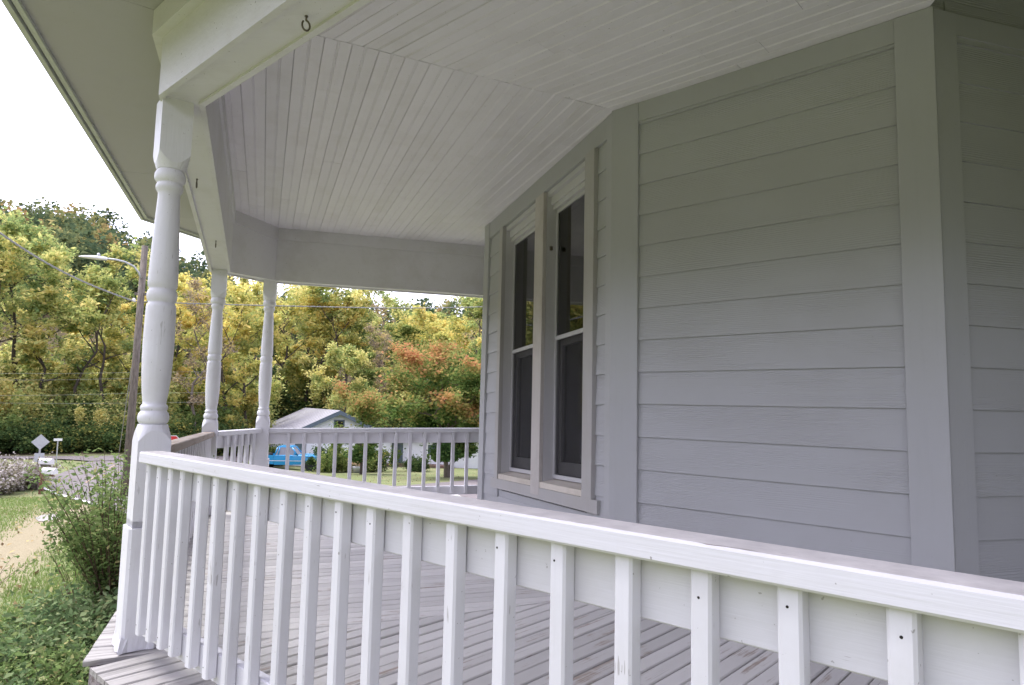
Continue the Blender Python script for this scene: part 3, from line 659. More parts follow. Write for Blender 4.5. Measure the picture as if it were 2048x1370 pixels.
LM = {
 'yellowgreen': leaf_mat('yellow_green_leaves', [(0, (0.195, 0.285, 0.113)), (.35, (0.405, 0.465, 0.163)), (.65, (0.660, 0.630, 0.235)), (1, (0.860, 0.720, 0.296))], .5, spread=.14),
 'yellow': leaf_mat('yellow_leaves', [(0, (.25, .30, .10)), (.3, (.50, .52, .17)), (.65, (.74, .66, .21)), (1, (.82, .65, .24))], .5, spread=.14),
 'green': leaf_mat('green_leaves', [(0, (.09, .15, .05)), (.5, (.20, .28, .085)), (1, (.42, .45, .15))], .45, spread=.14),
 'dark': leaf_mat('dark_leaves', [(0, (0.041, 0.074, 0.030)), (.5, (0.088, 0.142, 0.047)), (.8, (0.189, 0.223, 0.068)), (1, (0.459, 0.405, 0.108))], .35, spread=.22),
 'rust': leaf_mat('rust_leaves', [(0, (0.283, 0.260, 0.129)), (.4, (0.543, 0.370, 0.159)), (.75, (0.781, 0.413, 0.159)), (1, (0.860, 0.477, 0.188))], .35, spread=.12),
 'maple': leaf_mat('maple_leaves', [(0, (.07, .14, .045)), (.4, (.17, .25, .07)), (.62, (.36, .33, .11)), (.82, (.52, .29, .12)), (1, (.56, .26, .14))], .4),
 'pine': leaf_mat('pine_needles', [(0, (0.046, 0.105, 0.046)), (.6, (0.105, 0.186, 0.075)), (1, (0.209, 0.279, 0.105))], .15, spread=.1),
 'brown': leaf_mat('sparse_brown_leaves', [(0, (0.232, 0.198, 0.170)), (.6, (0.465, 0.372, 0.233)), (1, (0.768, 0.605, 0.233))], .3, spread=.1),
 'bush': leaf_mat('bush_leaves', [(0, (.09, .15, .055)), (.5, (.19, .275, .095)), (.85, (.33, .40, .16)), (1, (.48, .43, .2))], .4),
 'cover': leaf_mat('ground_cover_leaves', [(0, (.09, .15, .07)), (.5, (.18, .265, .115)), (.85, (.33, .40, .21)), (1, (.50, .47, .22))], .35),
 'aster': leaf_mat('aster_bloom', [(0, (.12, .15, .06)), (.4, (.24, .21, .14)), (.62, (.45, .41, .38)), (1, (.68, .63, .62))], .2),
 'grass': leaf_mat('grass_blades', [(0, (0.125, 0.200, 0.050)), (.6, (0.250, 0.338, 0.106)), (1, (0.475, 0.425, 0.225))], .35),
 'hill': leaf_mat('hill_foliage', [(0, (.05, .08, .05)), (.35, (.10, .145, .075)), (.6, (.21, .235, .10)), (.82, (.36, .33, .13)), (1, (.42, .27, .13))], .3),  # bluish conifer greens; the distant haze is put into this leaf colour
}
def bark(name, col):
    m, n, b = mat_new(name); co = coords(n, (9, 9, 1.6)); x = noi(n, co, 2.5, 5, .7)
    f = ramp(n, x.outputs[0], [(.3, tuple(v * .5 for v in col)), (.65, tuple(v * 1.3 for v in col))]); n.links.new(f.outputs[0], b.inputs['Base Color']); b.inputs['Roughness'].default_value = .95
    bump(n, b, x.outputs[0], .8, .02); return m
M['bark'] = bark('dark_bark', (.075, .06, .048)); M['bark_grey'] = bark('grey_bark', (.17, .14, .115)); M['pole'] = bark('weathered_pole', (.17, .145, .12))
def leaf_mesh(name, c, size, tone, mat, seed, aspect=.55, flat=.35, hang=0.0):
    "leaves or leaf sprays: bent four-cornered blades, one tone each"
    r = np.random.default_rng(seed); N = len(c); c = np.asarray(c, float)
    d = r.normal(size=(N, 3)); d[:, 2] = d[:, 2] * .6 - hang; d /= np.linalg.norm(d, axis=1)[:, None] + 1e-9
    nrm = r.normal(size=(N, 3)); nrm[:, 2] += flat * 2; s = np.cross(d, nrm); s /= np.linalg.norm(s, axis=1)[:, None] + 1e-9
    u = np.cross(s, d); size = np.broadcast_to(np.asarray(size), (N,))[:, None]
    L = size * r.uniform(.55, 1.55, (N, 1)); Wd = L * aspect * r.uniform(.7, 1.2, (N, 1))
    p0 = c - d * L * .5; p2 = c + d * L * .5 - u * L * .10; m_ = c - d * L * r.uniform(-.05, .12, (N, 1)) + u * L * .06
    V = np.stack([p0, m_ + s * Wd * .5, p2, m_ - s * Wd * .5], 1).reshape(-1, 3)
    me = bpy.data.meshes.new(name); me.vertices.add(4 * N); me.vertices.foreach_set('co', V.ravel()); me.loops.add(4 * N); me.polygons.add(N)
    me.loops.foreach_set('vertex_index', np.arange(4 * N)); me.polygons.foreach_set('loop_start', np.arange(0, 4 * N, 4))
    me.update(calc_edges=True); at = me.attributes.new('tone', 'FLOAT', 'FACE'); at.data.foreach_set('value', np.clip(tone, 0, 1).astype(np.float32)); me.materials.append(mat); return me
def grow(seed, H, spread, base=.28, limbs=9, sub=4, trunk_r=.2, lean=.03, up_=.9, forks=1, wob=.5):
    "trunk and limbs as tapered tubes; returns mesh builder and twig ends"
    r = random.Random(seed); wood = MB(); tips = []
    for fk in range(forks):
        a0 = r.uniform(0, 6.28); ln = Vector((math.cos(a0), math.sin(a0), 0)) * lean * (1 if forks == 1 else 6)
        pts = [Vector((0, 0, -.4))]; n = 9
        for i in range(1, n + 1):
            t = i / n; pts.append(Vector((0, 0, H * .93 * t)) + ln * H * t + Vector((r.uniform(-1, 1), r.uniform(-1, 1), 0)) * H * .013 * wob * i ** .5)
        rad = [trunk_r * (1.25 if i == 0 else 1) * (1 - .9 * i / n) / (forks ** .3) for i in range(n + 1)]
        wood.tube(pts, rad, 8)
        for k in range(limbs):
            t = base + (1 - base) * ((k + r.random()) / limbs); j = min(n - 1, int(t * n)); p = pts[j].lerp(pts[j + 1], t * n - j)
            a = a0 + k * 2.4 + r.uniform(-.5, .5); env = math.sin(math.pi * min(1, .22 + .78 * (1 - (t - base) / (1 - base)))) ** .6
            ln_ = spread * (.55 + .5 * r.random()) * max(.35, env); d = Vector((math.cos(a), math.sin(a), up_ * (.35 + .8 * t) * r.uniform(.6, 1.2)))
            q = [p]; m = 5
            for i in range(1, m + 1):
                d = (d + Vector((r.uniform(-.3, .3), r.uniform(-.3, .3), r.uniform(-.12, .25)))).normalized(); q.append(q[-1] + d * ln_ / m)
            r0 = trunk_r * (1 - .85 * t) * .5 + .012; wood.tube(q, [r0 * (1 - .85 * i / m) for i in range(m + 1)], 5); tips.append((q[-1], ln_ * .16))
            for b in range(sub):
                s_ = .35 + .65 * (b + r.random()) / sub; j2 = min(m - 1, int(s_ * m)); pp = q[j2].lerp(q[j2 + 1], s_ * m - j2)
                dd = (d * .6 + Vector((r.uniform(-1, 1), r.uniform(-1, 1), r.uniform(-.4, .8)))).normalized(); l2 = ln_ * r.uniform(.25, .5)
                w = [pp, pp + dd * l2 * .5 + Vector((0, 0, r.uniform(-.1, .15))) * l2, pp + dd * l2]
                wood.tube(w, [r0 * .35, r0 * .22, r0 * .08], 4); tips += [(w[1], l2 * .3), (w[2], l2 * .38)]
        tips.append((pts[-1], spread * .2))
    return wood, tips
def crown(tips, per, seed, rad=1.0, mn=.35, mx=1.1, tonef=None, squash=.75):
    r = np.random.default_rng(seed); C_ = []; T = []
    for p, s in tips:
        k = max(2, int(r.normal(per, per * .35))); s = min(mx, max(mn, s)) * rad
        q = r.normal(size=(k, 3)) * s * np.array([1, 1, squash]) * .6; q += np.array(p)
        base = r.uniform(.15, .85); C_.append(q); T.append(np.clip(base + r.normal(0, .16, k), 0, 1) if tonef is None else tonef(q, r))
    return np.concatenate(C_), np.concatenate(T)
KIND = {}
def kind(key, name, label, leaf, seed, H, spread, per, size, bk='bark', aspect=.55, hang=0.0, crown_kw=None, group='trees of the wood beyond the road', cat='tree', **gk):
    wood, tips = grow(seed, H, spread, **gk)
    c, t = crown(tips, per, seed + 1, **(crown_kw or {}))
    KIND[key] = dict(name=name, label=label, cat=cat, group=group, wood=wood.data('trunk', M[bk]), leaf=leaf_mesh('crown', c, size, t, LM[leaf], seed + 2, aspect, .35, hang) if per else None)
def plant(key, p, s=1.0, rot=None, label=None, group='same', zs=1.0):
    k = KIND[key]; o = thing(k['name'], label or k['label'], k['cat'], p, rng.uniform(0, 6.28) if rot is None else rot, None)
    if group == 'same': o['group'] = k['group']
    elif group: o['group'] = group
    o.scale = (s, s, s * zs)
    if k['wood']: link('trunk' if k['cat'] == 'tree' else 'stems', k['wood'], o)
    if k['leaf']: link('crown' if k['cat'] == 'tree' else 'foliage', k['leaf'], o)
    return o
W_ = ' in the wood beyond the road'
kind('yg1', 'locust_tree', 'airy yellow-green tree' + W_, 'yellowgreen', 101, 15, 5.2, 62, .30, limbs=11, sub=5, trunk_r=.22, base=.25, wob=1.4)
kind('yg2', 'locust_tree', 'airy yellow-green tree' + W_, 'yellowgreen', 131, 14, 4.6, 66, .30, limbs=10, sub=5, trunk_r=.2, base=.2, forks=2, lean=.05, wob=1.2)
kind('ye1', 'poplar_tree', 'yellow-leaved tree' + W_, 'yellow', 201, 14, 4.4, 74, .30, limbs=12, sub=5, trunk_r=.2, base=.15, wob=1)
kind('ye2', 'poplar_tree', 'yellow-leaved tree' + W_, 'yellow', 231, 12, 4.8, 70, .30, limbs=11, sub=5, trunk_r=.18, base=.12, wob=1.3)
kind('gr1', 'oak_tree', 'full green-leaved tree' + W_, 'green', 301, 14, 4.6, 85, .32, limbs=12, sub=5, trunk_r=.25, base=.12)
kind('ru1', 'rusty_tree', 'rust-orange tree' + W_, 'rust', 351, 11, 3.8, 66, .28, limbs=11, sub=4, trunk_r=.16, base=.15)
kind('br1', 'bare_tree', 'half-bare brown tree' + W_, 'brown', 401, 15, 3.0, 20, .22, bk='bark_grey', limbs=14, sub=5, trunk_r=.17, base=.25, wob=2)
def pine(key, seed, H, Rr):
    r = random.Random(seed); wood = MB().tube([(0, 0, -.4), (0, 0, H * .5), (.1, 0, H)], [.2, .12, .02], 7); cs = []; ts = []; g = np.random.default_rng(seed)
    for k in range(int(H * 7)):
        t = .12 + .88 * k / (H * 7); z = H * t; a = r.uniform(0, 6.28); ln = Rr * (1 - t) ** .8 * r.uniform(.6, 1.1) + .25
        e = Vector((math.cos(a) * ln, math.sin(a) * ln, z + ln * r.uniform(-.1, .3))); wood.tube([(0, 0, z), e], [.03, .008], 3, False)
        n = int(26 + ln * 26); s = g.uniform(.2, 1, n) ** .7; q = np.outer(s, np.array(e) - np.array((0, 0, z))) + np.array((0, 0, z)) + g.normal(0, .14, (n, 3)) * np.array([1, 1, .6]); cs.append(q); ts.append(np.clip(r.uniform(.2, .7) + g.normal(0, .15, n), 0, 1))
    KIND[key] = dict(name='pine_tree', label='dark green pine tree' + W_, cat='tree', group='trees of the wood beyond the road', wood=wood.data('trunk', M['bark']), leaf=leaf_mesh('crown', np.concatenate(cs), .30, np.concatenate(ts), LM['pine'], seed, .35, .1, .1))
pine('pi1', 451, 13, 2.6)
def mound(key, name, label, leaf, seed, w, h, n, size, cat='shrub', group='undergrowth shrubs along the road bank', stems=14, tonef=None, aspect=.6):
    g = np.random.default_rng(seed); r = random.Random(seed); wood = MB(); pts = []
    lob = [(r.gauss(0, .42) * w, r.gauss(0, .36) * w, r.uniform(.12, .95) ** .8 * h * r.uniform(.6, 1.0), r.uniform(.16, .42)) for _ in range(17)]
    for k in range(stems):
        a = r.uniform(0, 6.28); l = lob[k % 17]; wood.tube([(math.cos(a) * .1, math.sin(a) * .1, -.2), (l[0] * .5, l[1] * .5, l[2] * .6), (l[0] + r.uniform(-.2, .2), l[1], l[2] + .2 * h)], [.03, .02, .006], 4)
    per = n // 17
    for l in lob:
        q = g.normal(size=(per, 3)); q /= np.linalg.norm(q, axis=1)[:, None]; q *= g.uniform(.25, 1.0, (per, 1)) ** .5; q = np.where(g.random((per, 1)) < .3, g.normal(size=(per, 3)) * .95, q)
        pts.append(q * np.array([l[3] * w * .8, l[3] * w * .8, l[3] * h * .75]) + np.array(l[:3]))
    c = np.concatenate(pts); c = c[c[:, 2] > .02 * h]; t = tonef(c, g) if tonef else np.clip(np.repeat(g.uniform(.15, .8, 40), len(c) // 40 + 1)[:len(c)] + g.normal(0, .15, len(c)), 0, 1)
    KIND[key] = dict(name=name, label=label, cat=cat, group=group, wood=wood.data('stems', M['bark']), leaf=leaf_mesh('foliage', c, size, t, LM[leaf], seed, aspect))
mound('und1', 'undergrowth_shrub', 'dark leafy shrub on the bank behind the cross road', 'dark', 501, 2.2, 2.6, 5200, .22)
mound('und2', 'undergrowth_shrub', 'dark leafy shrub on the bank behind the cross road', 'dark', 521, 2.6, 1.9, 5200, .20)
mound('und3', 'undergrowth_shrub', 'green vine-hung thicket on the bank behind the cross road', 'green', 541, 2.0, 4.0, 6000, .22)

def across(x): return 'across from the asters' if x < 55 else 'across from the mailboxes' if x < 135 else 'across from the road junction' if x < 225 else 'across from the utility pole' if x < 305 else 'across from the stop sign' if x < 400 else 'beyond the weathered side railing' if x < 480 else 'beside the grey-roofed house' if x < 560 else 'behind the grey-roofed house' if x < 700 else 'behind the small orange maple' if x < 770 else 'behind the white cottage' if x < 880 else 'behind the big maple'
def side(a): return 'above the asters' if a < -34 else 'above the utility pole' if a < -27 else 'above the stop sign' if a < -22 else 'above the grey-roofed house' if a < -13 else 'above the cottage'
# front row by hand: (picture x, distance, kind, scale, own label)
front = [(-60, 58, 'yg1', .92), (42, 60, 'yg1', .95), (140, 58, 'yg2', .88), (218, 57, 'yg1', .74), (268, 58, 'ye1', .70), (310, 60, 'gr1', .72), (352, 60, 'ye1', .84), (405, 54, 'br1', .80), (450, 58, 'ye2', .98), (500, 60, 'ye1', .9), (566, 73, 'ye2', 1.15), (618, 74, 'yg2', 1.05),
         (672, 73, 'ye1', 1.0), (722, 64, 'gr1', .62), (768, 66, 'br1', .74), (812, 70, 'gr1', .80), (860, 68, 'ye2', .9), (905, 66, 'ye1', .9), (955, 62, 'yg1', .92), (1010, 60, 'ye1', .9), (1070, 62, 'gr1', .9), (-150, 60, 'ye1', 1.0), (-240, 58, 'yg2', 1.1), (1150, 62, 'yg1', .95)]
for x, D, k, s in front:
    v = px(x, 700, D); plant(k, gpt(v.x, v.y, -.05), s * rng.uniform(.96, 1.04), label=KIND[k]['label'].replace(W_, ' at the front of the wood, ' + across(x)))
mound('thy', 'thicket', 'yellow-green thicket', 'yellowgreen', 561, 2.2, 4.6, 6000, .25)
mound('thg', 'thicket', 'tangled green thicket', 'green', 581, 2.3, 3.6, 6000, .24)
kinds = ['yg1', 'yg2', 'ye1', 'ye2', 'gr1', 'ru1', 'pi1', 'br1', 'gr1', 'yg1', 'ye2', 'pi1']
rt = random.Random(77)
for row, (D0, D1, step) in enumerate(((68, 78, 3.7), (82, 96, 3.9), (100, 116, 3.6))):
    a = -47 + row
    while a < 6:
        D = rt.uniform(D0, D1); kk = rt.choice(kinds)
        if a < -20 and row > 0 and rt.random() < .5: kk = rt.choice(['pi1', 'gr1'])
        p = gpol(a + rt.uniform(-.8, .8), D, -.05); plant(kk, p, rt.uniform(.72, 1.02) * (1 if kk != 'ru1' else 1.1) * (.72 if a < -25 else 1), label=KIND[kk]['label'].replace(W_, (' in the second rank of the wood', ' halfway up the wooded slope', ' high on the wooded slope')[row] + ', ' + side(a))); a += step * rt.uniform(.7, 1.2) * 70 / D * 1.25
for x, D, k, s in [(-30, 52, 'und1', .75), (18, 53, 'thg', .7), (52, 51.5, 'und2', .8), (88, 52.5, 'und1', .8), (120, 51.5, 'und1', .6), (150, 52.5, 'und2', .85), (182, 51.6, 'und1', .7), (212, 53, 'thy', .6), (240, 51.5, 'und1', .75), (268, 52, 'und2', .85), (300, 53, 'und1', .8), (340, 53, 'und1', .9), (372, 54, 'und3', .7), (398, 53.5, 'und1', .8), (425, 54, 'und2', .9), (470, 56, 'und1', 1.0), (505, 70, 'thy', 1.0), (-80, 52, 'und1', .9), (518, 62, 'thy', .9), (490, 64, 'thy', 1.1), (460, 60, 'thy', .8), (70, 55, 'thy', .8), (135, 55, 'thg', .9), (255, 55.5, 'thy', .85), (545, 73, 'und1', 1.4), (700, 68, 'und3', 1.0), (745, 62, 'thy', 1.0), (790, 62, 'und1', 1.2), (650, 75, 'und1', 1.4), (10, 56, 'thy', 1.0), (195, 56, 'thg', 1.0), (320, 57, 'thy', 1.0), (440, 58, 'thg', 1.0), (100, 59, 'thy', 1.15), (-40, 59, 'thg', 1.1), (165, 60, 'thy', 1.2), (285, 60, 'thg', 1.2), (385, 61, 'thy', 1.1), (480, 62, 'thy', 1.1), (540, 76, 'thg', 1.3), (590, 76, 'thy', 1.4), (640, 77, 'thg', 1.4), (690, 67, 'thy', 1.2), (740, 69, 'und3', 1.2), (780, 70, 'thy', 1.3), (830, 70, 'thg', 1.3), (880, 70, 'thy', 1.3), (930, 70, 'thg', 1.3), (980, 68, 'thy', 1.2), (30, 66, 'thy', 1.3), (120, 68, 'thg', 1.3), (220, 68, 'thy', 1.3), (350, 70, 'thg', 1.3), (430, 72, 'thy', 1.3)]:
    v = px(x, 800, D); plant(k, gpt(v.x, v.y, -.05), s, label=('small ' if s < .95 else 'broad ' if s > 1.25 else '') + KIND[k]['label'].split(' on the bank')[0] + ' on the bank ' + across(x))
# the far wooded hillside reads as one mass
g = np.random.default_rng(9); cs = []; ts = []; ss = []
for k in range(430):
    a = g.uniform(-50, 8) if k < 330 else g.uniform(-44, -22); D = 112 + 95 * g.random() ** .8; b = gpol(a, D); H = g.uniform(9, 15); W0_ = g.uniform(2.3, 3.8); con = g.random() < .22
    n = 420; q = g.normal(size=(n, 3)); q /= np.linalg.norm(q, axis=1)[:, None]; q *= g.uniform(.5, 1.0, (n, 1)) ** .4
    if con: h = 1 - np.sqrt(g.uniform(0, 1, n)); q[:, 0] *= (1 - h); q[:, 1] *= (1 - h); c = np.stack([q[:, 0] * W0_ * 1.15, q[:, 1] * W0_ * 1.15, .8 + h * (H * .86 - .8)], 1) + g.normal(0, .25, (n, 3)); t = np.clip(g.normal(.24, .12, n), 0, 1)
    else:
        q += np.stack([np.sin(q[:, 1] * 4 + k), np.cos(q[:, 0] * 4 + k), np.sin(q[:, 0] * 5)], 1) * .18; c = q * np.array([W0_, W0_, H * .42]) + np.array([0, 0, H * .58]); t = np.clip(g.choice([.25, .4, .5, .62, .75, .9], p=[.22, .24, .2, .16, .12, .06]) + g.normal(0, .1, n), 0, 1)
    cs.append(c + np.array(b)); ts.append(t); ss.append(np.full(n, .75))
me = leaf_mesh('far_wood', np.concatenate(cs), np.concatenate(ss), np.concatenate(ts), LM['hill'], 10, .7)
o = stuff(link('far_wood', me)); o['label'] = 'distant wooded hillside of green and yellow trees under the pale sky'; o['category'] = 'wood'

# unseen wood added behind the camera to cut the low sky light
cs = []; ts = []
for k in range(150):
    a = g.uniform(95, 275); D = g.uniform(44, 75); b = gpol(a, D); H = g.uniform(11, 17); W0_ = g.uniform(2.6, 4.2); n = 260
    q = g.normal(size=(n, 3)); q /= np.linalg.norm(q, axis=1)[:, None]; q *= g.uniform(.5, 1.0, (n, 1)) ** .4
    cs.append(q * np.array([W0_, W0_, H * .46]) + np.array([b.x, b.y, b.z + H * .54])); ts.append(np.clip(g.choice([.2, .35, .5, .65, .8]) + g.normal(0, .1, n), 0, 1))
me = leaf_mesh('light_block_wood', np.concatenate(cs), .95, np.concatenate(ts), LM['hill'], 12, .75)
o = stuff(link('light_block_wood', me)); o['label'] = 'unseen wood of mixed autumn trees, added opposite the porch to block low sky light'; o['category'] = 'wood'
# ================================================================ garden plants
def stem_plant(name, label, cat, base, n, h, spread, leaf, seed, lsize, per, lean=(0, 0), r0=.006, group=None, aspect=.5, arch=.35, bk='bark', start=.25, jitter=.02):
    "upright stems from one foot, each set with leaves"
    r = random.Random(seed); g = np.random.default_rng(seed); t = thing(name, label, cat, base, 0, group); wood = MB(); cs = []; ts = []
    for k in range(n):
        a = r.uniform(0, 6.28); hh = h * r.uniform(.55, 1.05); sp_ = spread * r.uniform(.15, 1); p = Vector((math.cos(a) * .05 * r.random() * 3 * spread, math.sin(a) * .05 * r.random() * 3 * spread, -.03)); d = Vector((math.cos(a) * sp_ + lean[0], math.sin(a) * sp_ + lean[1], 1)).normalized(); q = [p]
        m = 7
        for i in range(m):
            d = (d + Vector((math.cos(a) * arch * .12 + r.uniform(-.1, .1), math.sin(a) * arch * .12 + r.uniform(-.1, .1), r.uniform(-.08, .03)))).normalized(); q.append(q[-1] + d * hh / m)
        wood.tube(q, [r0 * (1 - .8 * i / m) for i in range(m + 1)], 4)
        for j in range(per):
            s = start + (1 - start) * r.random(); i = min(m - 1, int(s * m)); c = q[i].lerp(q[i + 1], s * m - i); cs.append(c + Vector((r.gauss(0, jitter), r.gauss(0, jitter), r.gauss(0, jitter)))); ts.append(r.gauss(.5, .22))
        if r.random() < .6:
            b0 = q[4]; e = b0 + Vector((r.uniform(-1, 1), r.uniform(-1, 1), r.uniform(.2, 1))).normalized() * hh * .3; wood.tube([b0, b0.lerp(e, .5), e], [r0 * .5, r0 * .35, r0 * .12], 3)
            for j in range(per // 3): cs.append(b0.lerp(e, r.random()) + Vector((r.gauss(0, jitter), r.gauss(0, jitter), r.gauss(0, jitter)))); ts.append(r.gauss(.6, .2))
    part('stems', wood, M[bk], t); link('foliage', leaf_mesh('foliage', np.array([tuple(c) for c in cs]), lsize, np.array(ts), LM[leaf], seed, aspect), t); return t
M['twig'] = bark('twig_bark', (.13, .085, .055))
v = px(222, 1215, 6.3); stem_plant('garden_shrub', 'tall thin-stemmed green shrub growing against the corner of the porch', 'shrub', gpt(v.x, v.y), 72, 1.40, .30, 'bush', 61, .037, 110, (-.04, -.02), .0065, bk='twig', start=.12, jitter=.035)
v = px(150, 1200, 7.4); stem_plant('garden_shrub', 'loose arching shrub leaning over the dry grass beside the tall porch shrub', 'shrub', gpt(v.x, v.y), 10, .8, .6, 'bush', 63, .034, 30, (.1, 0), .005, bk='twig', start=.35, jitter=.03)
cover = [(205, 1292, .42, .30, 'cover'), (120, 1275, .45, .34, 'cover'), (165, 1262, .5, .3, 'cover'), (60, 1320, .34, .4, 'cover'), (20, 1350, .34, .4, 'bush'), (120, 1345, .28, .4, 'cover'), (165, 1368, .24, .4, 'bush'), (210, 1240, .5, .3, 'cover'), (30, 1400, .4, .5, 'bush'), (110, 1420, .36, .5, 'cover'), (85, 1290, .3, .4, 'bush'), (-20, 1330, .4, .4, 'cover'), (185, 1325, .25, .3, 'cover'), (235, 1225, .42, .25, 'cover')]
rel = ['against the porch floor edge', 'rising between lower leaves beside the porch', 'with pale pointed leaves under the tall shrub', 'on the lawn edge away from the porch', 'with bright rounded leaves among the ground cover', 'low over the bare soil by the porch corner', 'with bright leaves right below the porch boards', 'at the foot of the tall shrub', 'bright and wide among the ground cover by the lawn', 'broad and dark in front of the porch corner', 'bright, between two darker clumps of ground cover', 'spreading into the lawn grass', 'tucked under the porch floor boards', 'squeezed between tall shrub and porch post']
for i, (x, y, h, sp_, lf) in enumerate(cover):
    b = gpx(x, y); stem_plant('leafy_plant', 'small leafy plant ' + rel[i], 'plant', b, 30, h, sp_ * 3.2, lf, 700 + i, .042 if lf == 'cover' else .036, 26, (0, 0), .0028, 'ground cover plants beside the porch', .5, .8, 'twig', .15, .03)
b = gpx(-40, 1190); stem_plant('sapling', 'slim sapling twig with a few leaves at the edge of the lawn', 'sapling', b, 3, .75, .5, 'bush', 91, .045, 14, (.55, 0), .004, bk='twig', start=.55)
asters = [(2, 952, 27, 1.15, 'tallest clump'), (30, 945, 28, 1.3, 'broad clump beside the mailboxes'), (58, 940, 28.5, 1.25, 'clump touching the mailbox posts'), (-35, 955, 26, 1.1, 'clump away from the mailboxes'), (75, 930, 32, .9, 'thin clump under the diamond sign'), (15, 930, 33, 1.1, 'clump behind the other asters')]
for i, (x, y, D, h, l_) in enumerate(asters):
    q = px(x, y, D); stem_plant('aster_clump', l_ + ' of white-flowering wild asters on the roadside grass', 'wildflowers', gpt(q.x, q.y), 46, h, .9, 'aster', 800 + i, .075, 40, (0, 0), .006, 'wild asters by the roadside', .8, .5, 'twig', .1, .08)
# lawn blades near the porch
g = np.random.default_rng(33); N = 120000
D = 3.6 + 22 * g.random(N) ** 1.5; A = np.radians(g.uniform(-46, -21, N)); X, Y = np.sin(A) * D, np.cos(A) * D
keep = np.array([dseg(Vector((x, y)), DRY) > .3 + .9 * k for x, y, k in zip(X[::1], Y[::1], g.random(N))])
X, Y, D = X[keep], Y[keep], D[keep]; N = len(X)
zz = np.array([gz(x, y) for x, y in zip(X, Y)]); h = g.uniform(.025, .06, N) * (1 + .4 * np.sin(X * 1.7) * np.cos(Y * 1.3)); a = g.uniform(0, 6.28, N); w = g.uniform(.003, .006, N) * (1 + D * .08)
b0 = np.stack([X, Y, zz - .004], 1); sd = np.stack([np.cos(a) * w, np.sin(a) * w, 0 * a], 1); tp = b0 + np.stack([g.normal(0, .018, N), g.normal(0, .018, N), h], 1)
V = np.stack([b0 - sd, b0 + sd, tp], 1).reshape(-1, 3); me = bpy.data.meshes.new('grass'); me.vertices.add(3 * N); me.vertices.foreach_set('co', V.ravel()); me.loops.add(3 * N); me.polygons.add(N)
me.loops.foreach_set('vertex_index', np.arange(3 * N)); me.polygons.foreach_set('loop_start', np.arange(0, 3 * N, 3)); me.update(calc_edges=True)
at = me.attributes.new('tone', 'FLOAT', 'FACE'); at.data.foreach_set('value', np.clip(g.normal(.5, .2, N), 0, 1).astype(np.float32)); me.materials.append(LM['grass'])
o = stuff(link('grass', me)); o['label'] = 'short green lawn grass sloping down towards the road'; o['category'] = 'grass'

# ================================================================ roadside things
M['galv'] = plain('galvanised_metal', (.46, .47, .48), .4, .5, .1); M['mailwhite'] = plain('mailbox_white', (.75, .74, .73), .45, 0, .06); M['redwood'] = plain('red_brown_post', (.19, .085, .06), .8, 0, .3)
M['signback'] = plain('sign_back', (.50, .52, .54), .45, .3, .08); M['red'] = plain('sign_red', (.55, .03, .03), .5, 0, .05); M['whitep'] = plain('sign_white', (.8, .8, .8), .5, 0, .03); M['wire'] = plain('grey_cable', (.30, .30, .29), .6, .2)
q = px(264, 800, 24); base = gpt(q.x, q.y, -.3); top = px(290, 492, 24)
pole = thing('utility_pole', 'weathered wooden utility pole with a street lamp arm beside the road', 'utility pole', base)
loc = lambda p: Vector(p) - base
pb, pt_ = Vector((0, 0, 0)), loc(top)
part('pole', MB().tube([pb, pb.lerp(pt_, .5), pt_], [.125, .11, .095], 12), M['pole'], pole)
arm0 = loc(px(281, 556, 23.85)); arm = part('lamp_arm', MB().tube([arm0, loc(px(277, 545, 23.8)), loc(px(268, 533, 23.75)), loc(px(250, 524, 23.7)), loc(px(232, 519.5, 23.7)), loc(px(214, 517.5, 23.7))], .032, 8), M['galv'], pole)
hA, hB = loc(px(215, 519, 23.7)), loc(px(157, 513, 23.7)); ax = (hB - hA).normalized(); hm = MB(); secs = [(0, .05, .05), (.04, .085, .075), (.3, .12, .085), (.55, .13, .08), (.8, .10, .055), (.95, .05, .03), (1, .012, .01)]; Lh = (hB - hA).length; sid = ax.cross(Vector((0, 0, 1))).normalized(); upv = sid.cross(ax); vs = []; fs = []
for t_, w_, h_ in secs:
    for k in range(12):
        a = 2 * math.pi * k / 12; hh_ = math.sin(a) * h_; hh_ = hh_ if hh_ > 0 else hh_ * .45; vs.append(hA + ax * Lh * t_ + sid * math.cos(a) * w_ + upv * hh_)
for i in range(len(secs) - 1):
    for k in range(12): fs.append((i * 12 + k, i * 12 + (k + 1) % 12, (i + 1) * 12 + (k + 1) % 12, (i + 1) * 12 + k))
fs += [tuple(range(12)), tuple(range(72, 84))]
head = part('lamp_head', hm.add(vs, fs, True), M['mailwhite'], pole)
c_ = hA + ax * Lh * .32 + upv * .08; part('photocell', MB().lathe([(.04, 0), (.045, .05), (.03, .085)], 10), M['galv'], head, c_)
part('bracket', MB().box(-.2, .2, -.05, .05, -.04, .04), M['steel'], pole, loc(px(283, 588, 24)))
part('insulator', MB().lathe([(.03, -.06), (.055, -.03), (.04, 0), (.05, .03), (.02, .06)], 10), M['mailwhite'], pole, loc(px(268, 600, 23.85)))
gw = gpx(236, 921); part('guy_wire', MB().tube([loc(px(263, 735, 24)), loc((gw.x, gw.y, gw.z))], .016, 5), M['wire'], pole)
